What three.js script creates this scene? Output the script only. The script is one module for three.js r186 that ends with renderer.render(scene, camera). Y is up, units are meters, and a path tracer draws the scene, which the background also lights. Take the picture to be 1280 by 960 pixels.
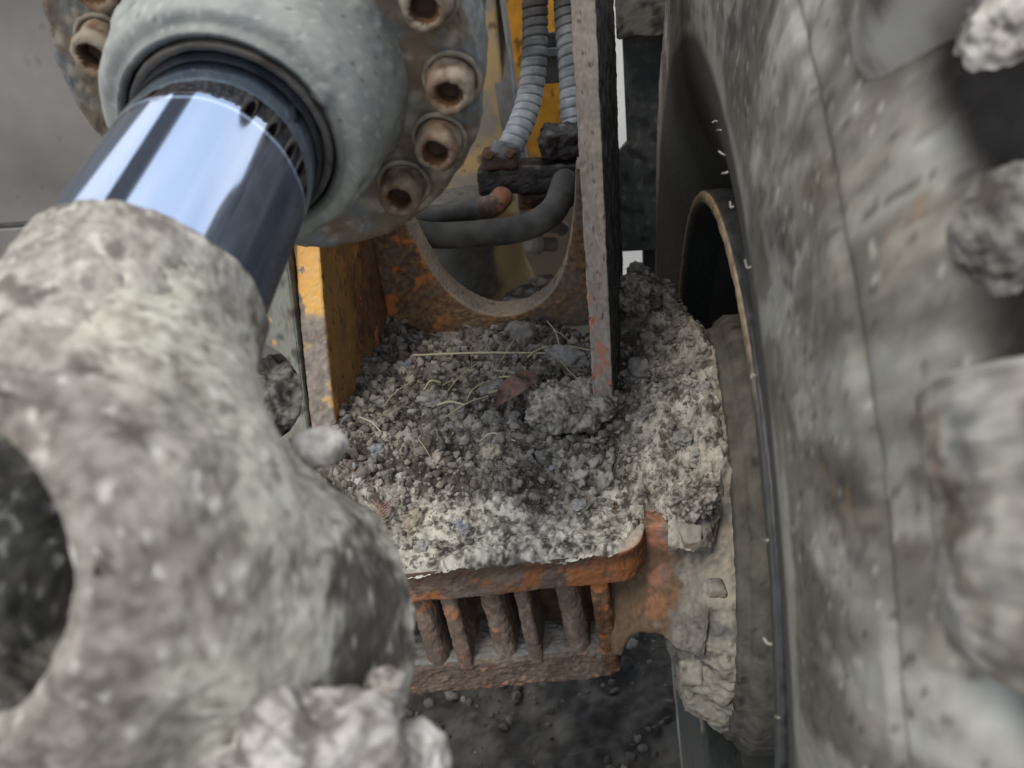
import * as THREE from 'three';
import { ImprovedNoise } from 'three/addons/math/ImprovedNoise.js';
import { mergeGeometries, mergeVertices } from 'three/addons/utils/BufferGeometryUtils.js';
import { MarchingCubes } from 'three/addons/objects/MarchingCubes.js';
import { RoundedBoxGeometry } from 'three/addons/geometries/RoundedBoxGeometry.js';

// ------------------------------------------------------------------ camera, sky, sun, exposure
const V = (x, y, z) => new THREE.Vector3(x, y, z);
const scene = new THREE.Scene();
const F = 1029;                                             // focal length in pixels of a 1280 x 960 picture
const DOWN = V(200, 1700, F).normalize();                   // the plumb line, seen from the lens
const AHEAD = V(120, -(F * F + 24000) / 1700, F).normalize(); // the machine's length, seen from the lens
const SIDE = DOWN.clone().cross(AHEAD).normalize();
const camera = new THREE.PerspectiveCamera(2 * Math.atan(480 / F) * 180 / Math.PI, 4 / 3, 0.01, 200);
camera.position.set(0, 0.616, 0.70);
{
  const right = V(SIDE.x, -DOWN.x, -AHEAD.x), up = V(SIDE.y, -DOWN.y, -AHEAD.y).negate(), fwd = V(SIDE.z, -DOWN.z, -AHEAD.z);
  camera.quaternion.setFromRotationMatrix(new THREE.Matrix4().makeBasis(right, up, fwd.negate()));
}
camera.focus = 0.74; camera.userData.fStop = 8.5;
camera.updateMatrixWorld();

const perlin = new ImprovedNoise();
const N3 = (x, y, z) => perlin.noise(x + 31.7, y + 17.3, z + 53.1);
function fbm(x, y, z, o = 4) { let s = 0, a = 0.5; for (let i = 0; i < o; i++) { s += a * N3(x, y, z); a *= 0.5; x = x * 2.03 + 5.1; y = y * 2.03 + 9.2; z = z * 2.03 + 3.7; } return s; }
const fb = (p, k, o = 4, s = 0) => fbm(p.x * k + s, p.y * k + s * 1.7, p.z * k - s * 2.3, o);
const clamp = (v, a = 0, b = 1) => Math.min(b, Math.max(a, v));
const ss = (a, b, v) => { const t = clamp((v - a) / (b - a)); return t * t * (3 - 2 * t); };
const lerp = (a, b, t) => a + (b - a) * t;
const mixc = (a, b, t) => [lerp(a[0], b[0], t), lerp(a[1], b[1], t), lerp(a[2], b[2], t)];
const mul = (a, k) => [a[0] * k, a[1] * k, a[2] * k];
function rng(s) { return () => { s |= 0; s = s + 0x6D2B79F5 | 0; let t = Math.imul(s ^ s >>> 15, 1 | s); t = t + Math.imul(t ^ t >>> 7, 61 | t) ^ t; return ((t ^ t >>> 14) >>> 0) / 4294967296; }; }
// lumps: rounded cells (0 in the joints, 1 at a cell's middle)
const h3 = (i, j, k) => { let n = Math.imul(i, 374761393) + Math.imul(j, 668265263) + Math.imul(k, 2147483647 - 1013) | 0; n = Math.imul(n ^ n >>> 13, 1274126177); return ((n ^ n >>> 16) >>> 0) / 4294967296; };
function cells(x, y, z) {
  const i = Math.floor(x), j = Math.floor(y), k = Math.floor(z); let d1 = 9, id = 0;
  for (let a = -1; a < 2; a++) for (let b = -1; b < 2; b++) for (let c = -1; c < 2; c++) {
    const q = h3(i + a, j + b, k + c), X = i + a + q, Y = j + b + h3(i + a + 91, j + b, k + c), Z = k + c + h3(i + a, j + b + 57, k + c);
    const d = (X - x) ** 2 + (Y - y) ** 2 + (Z - z) ** 2; if (d < d1) { d1 = d; id = q; }
  }
  return [Math.sqrt(d1), id];
}

{ // overcast sky with a few thinner, bluer places
  const w = 512, h = 256, data = new Float32Array(w * h * 4);
  for (let j = 0; j < h; j++) for (let i = 0; i < w; i++) {
    const th = (j + 0.5) / h * Math.PI - Math.PI / 2, ph = (i + 0.5) / w * 2 * Math.PI, y = Math.sin(th), c = Math.cos(th);
    const x = c * Math.cos(ph), z = c * Math.sin(ph), q = Math.max(0.12, y);
    const cloud = ss(-0.22, 0.25, fbm(x / q * 0.5 + 3, z / q * 0.5 + 1, 2, 5));
    let k = y > 0 ? mixc([0.50, 0.60, 0.76], [1.0, 1.0, 1.0], cloud) : [0.12, 0.115, 0.11];
    k = y > 0 ? mul(k, 0.85 + 0.35 * y) : k;
    data.set([k[0], k[1], k[2], 1], (j * w + i) * 4);
  }
  const t = new THREE.DataTexture(data, w, h, THREE.RGBAFormat, THREE.FloatType);
  t.mapping = THREE.EquirectangularReflectionMapping; t.magFilter = t.minFilter = THREE.LinearFilter; t.needsUpdate = true;
  scene.background = t; scene.environment = t;
}
const sun = new THREE.DirectionalLight(0xfff4e6, 1.2);
sun.position.set(-1.2, 3.6, 1.9); sun.castShadow = true; sun.shadow.radius = 30; sun.shadow.mapSize.set(2048, 2048);
Object.assign(sun.shadow.camera, { left: -2, right: 2, top: 2, bottom: -2, near: 0.1, far: 12 }); scene.add(sun);
const renderer = new THREE.WebGLRenderer({ antialias: true });
renderer.toneMapping = THREE.LinearToneMapping; renderer.toneMappingExposure = 1.82;
renderer.shadowMap.enabled = true; renderer.shadowMap.type = THREE.PCFSoftShadowMap;

// ------------------------------------------------------------------ helpers
const dirOf = (px, py) => { const v = V((px - 640) / F, (py - 480) / F, 1); return V(v.dot(SIDE), -v.dot(DOWN), -v.dot(AHEAD)); };
const at = (px, py, t) => camera.position.clone().addScaledVector(dirOf(px, py), t);
const on = (px, py, ax, val) => { const d = dirOf(px, py); return camera.position.clone().addScaledVector(d, (val - camera.position[ax]) / d[ax]); };
const taken = {};
const numbered = n => { taken[n] = (taken[n] ?? -1) + 1; return taken[n] ? `${n}_${String(taken[n]).padStart(3, '0')}` : n; };
function tag(o, label, category, group, kind) { o.userData = { label, category }; if (group) o.userData.group = group; if (kind) o.userData.kind = kind; return o; }
function thing(name, label, category, pos, group) { const g = new THREE.Group(); g.name = numbered(name); g.position.copy(pos ?? V(0, 0, 0)); scene.add(g); return tag(g, label, category, group); }
function shadow(m) { m.castShadow = m.receiveShadow = true; return m; }
// a part whose geometry is written in the scene's own coordinates
function part(name, geo, mat, parent, label) {
  const m = shadow(new THREE.Mesh(geo, mat)); m.name = parent ? name : numbered(name);
  if (parent) { let b = V(0, 0, 0); for (let q = parent; q && q !== scene; q = q.parent) b.add(q.position); geo.translate(-b.x, -b.y, -b.z); parent.add(m); } else scene.add(m);
  if (label) m.userData.label = label;
  return m;
}
const std = (o = {}) => new THREE.MeshStandardMaterial({ vertexColors: true, roughness: 0.9, metalness: 0, ...o });
const dry = (o = {}) => new THREE.MeshPhysicalMaterial({ vertexColors: true, roughness: 0.95, specularIntensity: 0.35, ...o });
const M = { matte: dry(), rust: dry({ roughness: 0.85, specularIntensity: 0.6 }), paint: std({ roughness: 0.6 }), rubber: dry({ roughness: 0.9, specularIntensity: 0.3 }), damp: std({ roughness: 0.55 }) };

function dense(g, edge) { // weld, then split every edge longer than «edge»
  g = g.clone(); for (const n of Object.keys(g.attributes)) if (n !== 'position') g.deleteAttribute(n);
  g = mergeVertices(g, 1e-5);
  let P = Array.from(g.attributes.position.array), I = Array.from(g.index.array);
  for (let pass = 0; pass < 12; pass++) {
    const mids = new Map(), n = P.length / 3; let any = false;
    const mid = (a, b) => {
      const dx = P[a * 3] - P[b * 3], dy = P[a * 3 + 1] - P[b * 3 + 1], dz = P[a * 3 + 2] - P[b * 3 + 2];
      if (dx * dx + dy * dy + dz * dz <= edge * edge) return -1;
      const k = a < b ? a * 4194304 + b : b * 4194304 + a; let m = mids.get(k);
      if (m === undefined) { m = P.length / 3; P.push((P[a * 3] + P[b * 3]) / 2, (P[a * 3 + 1] + P[b * 3 + 1]) / 2, (P[a * 3 + 2] + P[b * 3 + 2]) / 2); mids.set(k, m); any = true; }
      return m;
    };
    const J = [];
    for (let t = 0; t < I.length; t += 3) {
      const a = I[t], b = I[t + 1], c = I[t + 2], x = mid(a, b), y = mid(b, c), z = mid(c, a);
      const k = (x >= 0) + (y >= 0) + (z >= 0);
      if (!k) J.push(a, b, c);
      else if (k === 3) J.push(a, x, z, x, b, y, z, y, c, x, y, z);
      else if (k === 1) { if (x >= 0) J.push(a, x, c, x, b, c); else if (y >= 0) J.push(a, b, y, a, y, c); else J.push(a, b, z, z, b, c); }
      else if (x < 0) J.push(a, b, y, a, y, z, z, y, c);
      else if (y < 0) J.push(a, x, z, x, b, c, x, c, z);
      else J.push(x, b, y, a, x, y, a, y, c);
    }
    I = J; if (!any) break;
  }
  const r = new THREE.BufferGeometry(); r.setAttribute('position', new THREE.Float32BufferAttribute(P, 3)); r.setIndex(I); r.computeVertexNormals(); return r;
}
const pv = V(0, 0, 0), nv = V(0, 0, 0);
function finish(g, { edge, disp, col, crease }) { // split, roughen along the normals and colour point by point
  if (edge) g = dense(g, edge); else if (!g.attributes.normal) g.computeVertexNormals();
  const p = g.attributes.position, n = g.attributes.normal, c = new Float32Array(p.count * 3);
  const src = disp ? p.array.slice() : null;
  for (let i = 0; i < p.count; i++) {
    pv.fromBufferAttribute(p, i); nv.fromBufferAttribute(n, i);
    const k = col(pv, nv); c[i * 3] = Math.max(0.002, k[0]); c[i * 3 + 1] = Math.max(0.002, k[1]); c[i * 3 + 2] = Math.max(0.002, k[2]);
    if (disp) { const d = disp(pv, nv); src[i * 3] += nv.x * d; src[i * 3 + 1] += nv.y * d; src[i * 3 + 2] += nv.z * d; }
  }
  if (disp) { p.array.set(src); g.computeVertexNormals(); }
  g.setAttribute('color', new THREE.BufferAttribute(c, 3)); g.deleteAttribute('uv'); return g;
}
const box = (x0, x1, y0, y1, z0, z1, r = 0.003) => { const g = new RoundedBoxGeometry(x1 - x0, y1 - y0, z1 - z0, 2, Math.min(r, (x1 - x0) / 2.01, (y1 - y0) / 2.01, (z1 - z0) / 2.01)); g.translate((x0 + x1) / 2, (y0 + y1) / 2, (z0 + z1) / 2); return g; };
const shape = pts => { const s = new THREE.Shape(); pts.forEach(([x, y], i) => i ? s.lineTo(x, y) : s.moveTo(x, y)); return s; };
const extrude = (s, d, b = 0.002, curve = 24) => new THREE.ExtrudeGeometry(s, { depth: d - 2 * b, bevelEnabled: true, bevelThickness: b, bevelSize: b, bevelOffset: -b, bevelSegments: 2, curveSegments: curve }).translate(0, 0, b);
// a surface turned about the wheel's axle (the x axis): profile of [x, r], angle measured from straight up towards the viewer
function turned(profile, angles) {
  const P = [], I = [], m = profile.length;
  for (const a of angles) for (const [x, r] of profile) P.push(x, r * Math.cos(a), r * Math.sin(a));
  for (let i = 0; i + 1 < angles.length; i++) for (let j = 0; j + 1 < m; j++) { const a = i * m + j, b = a + 1, c = a + m, d = c + 1; I.push(a, c, b, b, c, d); }
  const g = new THREE.BufferGeometry(); g.setAttribute('position', new THREE.Float32BufferAttribute(P, 3)); g.setIndex(I); g.computeVertexNormals(); return g;
}
function smoothProfile(pts, step) { // resample a polyline with rounded corners
  const c = new THREE.CatmullRomCurve3(pts.map(([x, r]) => V(x, r, 0)), false, 'centripetal'); const n = Math.ceil(c.getLength() / step);
  return c.getSpacedPoints(n).map(p => [p.x, p.y]);
}
const polyProfile = (pts, step) => { const o = [pts[0]]; for (let i = 1; i < pts.length; i++) { const [a, b] = pts[i - 1], [c, d] = pts[i], n = Math.max(1, Math.ceil(Math.hypot(c - a, d - b) / step)); for (let k = 1; k <= n; k++) o.push([lerp(a, c, k / n), lerp(b, d, k / n)]); } return o; };
const range = (a, b, n) => Array.from({ length: n + 1 }, (_, i) => lerp(a, b, i / n));
const D2R = Math.PI / 180;
const tube = (pts, r, seg = 40, rad = 14) => new THREE.TubeGeometry(new THREE.CatmullRomCurve3(pts, false, 'centripetal'), seg, r, rad, false);
function capped(pts, r, seg, rad) { const a = tube(pts, r, seg, rad), g = [a]; const c = new THREE.CatmullRomCurve3(pts, false, 'centripetal'); for (const t of [0, 1]) { const s = new THREE.SphereGeometry(r, rad, 8); const q = c.getPoint(t); s.translate(q.x, q.y, q.z); g.push(s); } return mergeGeometries(g); }
// orient geometry built along +y to run along «axis» from «from»
function along(g, from, axis, xdir) {
  const y = axis.clone().normalize(), x = (xdir ?? (Math.abs(y.y) < 0.9 ? V(0, 1, 0) : V(1, 0, 0))).clone(); x.addScaledVector(y, -x.dot(y)).normalize();
  const z = x.clone().cross(y); return g.applyMatrix4(new THREE.Matrix4().makeBasis(x, y, z).setPosition(from));
}

// colours (linear)
const C = {
  dust: [0.255, 0.235, 0.20], dustD: [0.12, 0.109, 0.094], salt: [0.56, 0.53, 0.45], soil: [0.072, 0.06, 0.049], black: [0.012, 0.012, 0.013],
  rust: [0.105, 0.052, 0.026], rustD: [0.045, 0.024, 0.014], orange: [0.42, 0.135, 0.035], redrust: [0.40, 0.12, 0.055], yellow: [0.74, 0.35, 0.035], ochre: [0.24, 0.125, 0.03],
  grey: [0.20, 0.205, 0.195], greyG: [0.21, 0.215, 0.18], steel: [0.09, 0.095, 0.095], green: [0.045, 0.052, 0.048],
};
function speckle(p, k, t) { return fb(p, k, 2, 7) > t ? 1 : 0; }
// rusty casting: brown with orange scabs and pale dust where it faces up
function rustCol(p, n, { dust = 0.6, orange = 0.1, tone = 1 } = {}) {
  const a = fb(p, 38, 5), b = fb(p, 150, 3, 3), d = fb(p, 22, 4, 11);
  let c = mixc(C.rustD, C.rust, clamp(0.75 + a * 1.6 + b));
  c = mixc(c, C.orange, ss(0.18 - orange, 0.32 - orange, d + b * 0.25) * 0.75);
  c = mixc(c, C.dust, clamp(dust * (ss(0.1, 0.9, n.y) * 0.8 + ss(-0.05, 0.35, a + b * 0.6) * 0.5)));
  return mul(c, tone * (1 + b * 0.5));
}
function dustCol(p, n, base = C.dust, tone = 1) { const a = fb(p, 30, 5, 5), b = fb(p, 210, 3, 2); let c = mixc(C.dustD, base, clamp(0.75 + a * 1.3 + b * 1.1)); c = mixc(c, C.soil, ss(0.24, 0.36, fb(p, 55, 4, 21)) * 0.8); return mul(c, tone); }
const castBump = k => p => fb(p, 60, 3, 2) * 0.0016 * k + fb(p, 240, 3, 8) * 0.0011 * k;

// ------------------------------------------------------------------ ground
{
  const g = new THREE.PlaneGeometry(3.2, 3.2, 420, 420).rotateX(-Math.PI / 2).translate(-0.2, -0.745, -0.4);
  finish(g, { disp: p => Math.max(0, 1 - cells(p.x * 22, 0.5, p.z * 22)[0] * 1.2) * 0.018 + fb(p, 9, 4) * 0.05, col: p => mul(mixc([0.02, 0.019, 0.018], [0.06, 0.056, 0.05], clamp(0.4 + fb(p, 14, 5) * 1.6 + fb(p, 70, 3, 4))), 1) });  // near soil painted dark for wetness and for the machine's shade
  tag(part('ground', mergeGeometries([g, ...(() => { const r = []; for (const [x, z, w, d] of [[-40, -0.4, 76.8, 160], [40, -0.4, 77.2, 160]]) { const q = new THREE.PlaneGeometry(w, d).rotateX(-Math.PI / 2).translate(x < 0 ? -1.8 - w / 2 : 1.4 + w / 2, -0.745, z); r.push(finish(q, { col: p => mul([0.24, 0.23, 0.21], 1 + fb(p, 3, 3)) })); } for (const s of [-1, 1]) { const q = new THREE.PlaneGeometry(3.2, 78).rotateX(-Math.PI / 2).translate(-0.2, -0.745, -0.4 + s * (1.6 + 39)); r.push(finish(q, { col: p => mul([0.24, 0.23, 0.21], 1 + fb(p, 3, 3)) })); } return r; })()]), M.matte), 'wet soil on the ground, darkened for the shade under the machine', undefined, undefined, 'structure');
  delete scene.getObjectByName('ground').userData.category;
}

const pebbleGeo = (seed, detail, rough = 0.35) => { const g = mergeVertices(new THREE.IcosahedronGeometry(1, detail).deleteAttribute('normal').deleteAttribute('uv'), 1e-4), p = g.attributes.position; for (let i = 0; i < p.count; i++) { pv.fromBufferAttribute(p, i); const s = 1 + fb(pv, 1.1, 3, seed) * rough * 1.6 + fb(pv, 3.4, 3, seed + 3) * rough * 0.6; p.setXYZ(i, pv.x * s, pv.y * s, pv.z * s); } g.computeVertexNormals(); return g; };
{
  const R = rng(77), n = 5000, im = new THREE.InstancedMesh(pebbleGeo(9, 2, 0.7), new THREE.MeshStandardMaterial({ roughness: 0.95 }), n), m = new THREE.Matrix4(), q = new THREE.Quaternion(), col = new THREE.Color();
  for (let k = 0; k < n; k++) { const s = 0.002 + 0.011 * Math.pow(R(), 4); q.setFromEuler(new THREE.Euler(R() * 6, R() * 6, R() * 6)); const x = lerp(-0.9, 0.5, R()), z = lerp(-1.0, 0.5, R()); m.compose(V(x, -0.738 + fbm(x * 9 + 0, 0, z * 9, 4) * 0.03 + s * 0.3, z), q, V(s, s * 0.7, s)); im.setMatrixAt(k, m); const t = R(); im.setColorAt(k, col.setRGB(...(t < 0.85 ? mul([0.045, 0.041, 0.036], 0.4 + R()) : mul([0.13, 0.12, 0.105], 0.5 + R() * 0.6)))); }
  im.name = numbered('ground_gravel'); shadow(im); tag(im, 'scattered gravel on the dark ground far below the axle', 'gravel', undefined, 'stuff'); scene.add(im);
}
// ------------------------------------------------------------------ axle housing
const TOP = 0.146;
const frontZ = x => 0.2125 - 0.133 * (x + 0.09);
const axle = thing('axle_housing', 'rusty cast axle housing under the dirt with a row of upright ribs', 'axle', V(-0.1, 0, 0));
const axleCol = (p, n) => {
  const o = 0.03 + 0.16 * ss(-0.14, -0.02, p.x) * ss(0.08, 0.12, p.y);
  let c = rustCol(p, n, { dust: 0.45, orange: o });
  return c;
};
{
  // top slab with a rounded corner; underside arches towards the left end
  const s = new THREE.Shape(), zf = frontZ;
  s.moveTo(-0.36, 0.2); s.lineTo(-0.36, -zf(-0.36)); s.lineTo(-0.018, -zf(-0.018)); s.quadraticCurveTo(0.013, -zf(0.0), 0.013, -zf(0.013) + 0.035); s.lineTo(0.013, 0.2); s.lineTo(-0.36, 0.2);
  let g = extrude(s, 0.034, 0.003, 10).rotateX(-Math.PI / 2).translate(0, TOP - 0.030, 0);
  g = dense(g, 0.0022);
  { const p = g.attributes.position; for (let i = 0; i < p.count; i++) { const x = p.getX(i), y = p.getY(i); if (y < TOP - 0.006) p.setY(i, y - 0.9 * Math.max(0, -0.172 - x) ** 2 * 9); } g.computeVertexNormals(); }
  part('top_slab', finish(g, { disp: castBump(1.2), col: (p, n) => {
    let c = axleCol(p, n); const e = ss(0.7, 0.2, n.y);
    c = mixc(c, mul(C.dustD, 1.1), e * 0.4); c = mixc(c, mixc(C.orange, C.rust, 0.5), e * ss(0.05, 0.33, fb(p, 40, 5, 9) + 0.24 * ss(-0.12, 0.0, p.x)) * 0.85);
    c = mixc(c, mul(C.rustD, 1.4), e * ss(TOP - 0.012, TOP - 0.003, p.y) * 0.75); return mixc(c, C.salt, ss(0.75, 1, n.y) * 0.5); } }), M.rust, axle);
  // ribs, thick and thin by turns
  const ribs = [[505, 533, 0.8], [545, 566, 1], [592, 622, 1], [637, 656, 1], [688, 719, 1]];
  ribs.forEach(([a, b], i) => {
    const z = frontZ(-0.12) - 0.006, A = on(a, 742, 'z', z).x, B = on(b, 742, 'z', z).x, w = B - A, thick = i % 2 === 0;
    let q = new RoundedBoxGeometry(w, 0.1, 0.07, 4, thick ? w * 0.47 : w * 0.3);
    const p = q.attributes.position;
    for (let k = 0; k < p.count; k++) { const y = p.getY(k); p.setX(k, p.getX(k) - (y - 0.05) * 0.09); if (p.getZ(k) > 0 && !thick && y < 0) p.setZ(k, p.getZ(k) + (-y) * 0.12); if (thick && p.getZ(k) > 0 && y < 0) p.setZ(k, p.getZ(k) - y * 0.07); }
    q.translate((A + B) / 2, 0.072, frontZ((A + B) / 2) - 0.046);
    part('rib', finish(q, { edge: 0.0024, disp: castBump(1.3), col: (pp, n) => { let c = rustCol(pp, n, { dust: 0.5, orange: -0.08, tone: 1.3 }); c = mixc(c, C.redrust, ss(0.08, 0.25, fb(pp, 60, 3, 30)) * ss(0.055, 0.03, pp.y) * (thick ? 0 : 0.6)); return mixc(c, mul(C.dustD, 1.1), 0.42); } }), M.rust, axle);
  });
  // end wall right of the ribs, orange edge
  let e = new RoundedBoxGeometry(0.016, 0.122, 0.07, 3, 0.004); { const p = e.attributes.position; for (let k = 0; k < p.count; k++) p.setX(k, p.getX(k) - p.getY(k) * 0.06); }
  e.translate(-0.0245, 0.062, frontZ(-0.02) - 0.040);
  part('end_wall', finish(e, { edge: 0.0024, disp: castBump(1.4), col: (p, n) => mixc(rustCol(p, n, { dust: 0.3 }), C.orange, n.z > 0.5 ? ss(-0.02, 0.3, fb(p, 60, 5, 4)) * 0.65 : 0.1) }), M.rust, axle);
  // recessed back wall and the foot flange
  part('back_wall', finish(box(-0.34, -0.02, 0.02, 0.118, 0.09, 0.168), { edge: 0.006, col: (p, n) => rustCol(p, n, { dust: 0.1 + 0.8 * ss(0.06, 0.035, p.y), orange: -0.3, tone: 0.6 }) }), M.rust, axle);
  const f = new THREE.Shape(), fz = x => frontZ(x) - 0.006;
  f.moveTo(-0.34, -0.09); f.lineTo(-0.34, -fz(-0.34)); f.lineTo(-0.03, -fz(-0.03)); f.quadraticCurveTo(-0.012, -fz(-0.012), -0.012, -fz(-0.01) + 0.02); f.lineTo(-0.012, -0.09); f.lineTo(-0.34, -0.09);
  let b = extrude(f, 0.042, 0.006, 8).rotateX(-Math.PI / 2).translate(0, -0.008, 0);
  part('foot_flange', finish(b, { edge: 0.0024, disp: p => castBump(1.8)(p) + fb(p, 18, 2) * 0.003, col: (p, n) => {
    let c = rustCol(p, n, { dust: 0.55, orange: -0.03, tone: 1.25 }); const t = ss(0.5, 0.95, n.y);
    c = mixc(c, dustCol(p, n, [0.22, 0.225, 0.225]), t * 0.8); c = mixc(c, mixc(C.redrust, C.rust, 0.3), ss(0.18, 0.3, fb(p, 44, 4, 44)) * ss(0.5, 0.2, Math.abs(n.y - 0.6)) * 0.8); return mixc(c, C.dustD, 0.45); } }), M.rust, axle);
  // axle tube
  part('axle_tube', finish(turned(polyProfile([[-0.42, 0.085], [0.0, 0.09], [0.03, 0.12]], 0.01), range(0, 2 * Math.PI, 60)), { col: (p, n) => rustCol(p, n, { dust: 0.2, tone: 0.6 }) }), M.rust, axle);
  // web with the arch between the foot and the hub
  const w = new THREE.Shape();
  w.moveTo(-0.02, 0.15); w.lineTo(-0.02, 0.03); w.lineTo(-0.010, 0.03); w.bezierCurveTo(-0.006, 0.062, 0.020, 0.058, 0.036, 0.038); w.lineTo(0.06, 0.02); w.lineTo(0.075, 0.15); w.lineTo(-0.02, 0.15);
  let wg = dense(extrude(w, 0.07, 0.005, 16).translate(0, 0, 0.115), 0.0024);
  { const p = wg.attributes.position; for (let i = 0; i < p.count; i++) { const x = p.getX(i), y = p.getY(i), z = p.getZ(i); if (z > 0.15) p.setZ(i, z - 0.16 * (x - 0.02) * ss(-0.02, 0.06, x) + 0.02 * ss(0.1, 0.03, y) - 0.014 * ss(0.05, 0.14, y)); } wg.computeVertexNormals(); }
  part('web', finish(wg, { disp: castBump(1.5), col: (p, n) => {
    let c = mixc(rustCol(p, n, { dust: 0.15, orange: 0.02 }), mul(C.ochre, 0.8), 0.35); const a = fb(p, 45, 4, 17);
    c = mixc(c, C.dustD, 0.3); c = mixc(c, mixc(C.redrust, C.dust, 0.3), ss(0.012, 0.02, p.x + a * 0.02) * ss(0.04, 0.028, p.x + a * 0.03) * ss(0.08, 0.11, p.y + a * 0.05) * ss(-0.15, 0.1, a) * 0.85);
    return mixc(c, dustCol(p, n), ss(0.026, 0.05, p.x + a * 0.05 + ss(0.07, 0.04, p.y) * 0.006)); } }), M.rust, axle);
}
// hub: stepped rings about the axle
{
  const ang = range(-100 * D2R, 150 * D2R, 420);
  const hubCol = (p, n) => { let c = dustCol(p, n, [0.29, 0.262, 0.21]); const a = fb(p, 26, 4, 31); c = mixc(c, C.steel, ss(0.1, 0.3, a) * 0.6); return c; };
  part('hub_flange', finish(turned(polyProfile([[0.0, 0.095], [0.03, 0.1], [0.042, 0.13], [0.047, 0.178], [0.05, 0.188], [0.062, 0.195], [0.074, 0.203], [0.082, 0.206], [0.087, 0.206]], 0.002), ang), { disp: p => fb(p, 30, 4, 3) * 0.014 + fb(p, 90, 4, 13) * 0.005 + castBump(1.4)(p), col: hubCol }), M.matte, axle);
  part('hub_drum', finish(turned(polyProfile([[0.086, 0.15], [0.086, 0.208], [0.088, 0.214], [0.096, 0.216], [0.099, 0.222], [0.106, 0.228], [0.16, 0.23]], 0.003), ang), { disp: castBump(1.2), col: (p, n) => mul(dustCol(p, n, [0.17, 0.16, 0.132]), 0.5 + fb(p, 50, 4, 3) * 0.4) }), M.matte, axle);
  // bolt heads standing out of the flange towards the left
  for (const [px, py, x0, r, s] of [[858, 680, 0.035, 0.012, 1], [856, 851, 0.031, 0.011, 1], [889, 742, 0.056, 0.012, 0.9]]) {
    const c = on(px, py, 'x', x0); const g = new THREE.CylinderGeometry(r * 0.75, r * 0.8, 0.013, 6).rotateZ(Math.PI / 2);
    const e = new RoundedBoxGeometry(0.0145 * s, 0.010 * s, 0.016, 3, 0.0035); const gg = r === 0.011 ? g : e; gg.translate(c.x + 0.004, c.y, c.z - 0.006);
    part('bolt_head', finish(gg, { edge: 0.003, disp: p => castBump(1.6)(p) + fb(p, 90, 3, 7) * 0.003, col: (p, n) => mixc(mul(dustCol(p, n), 0.9), [0.17, 0.135, 0.10], ss(0.5, 0.1, n.y) * 0.7) }), M.matte, axle);
  }
}

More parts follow.
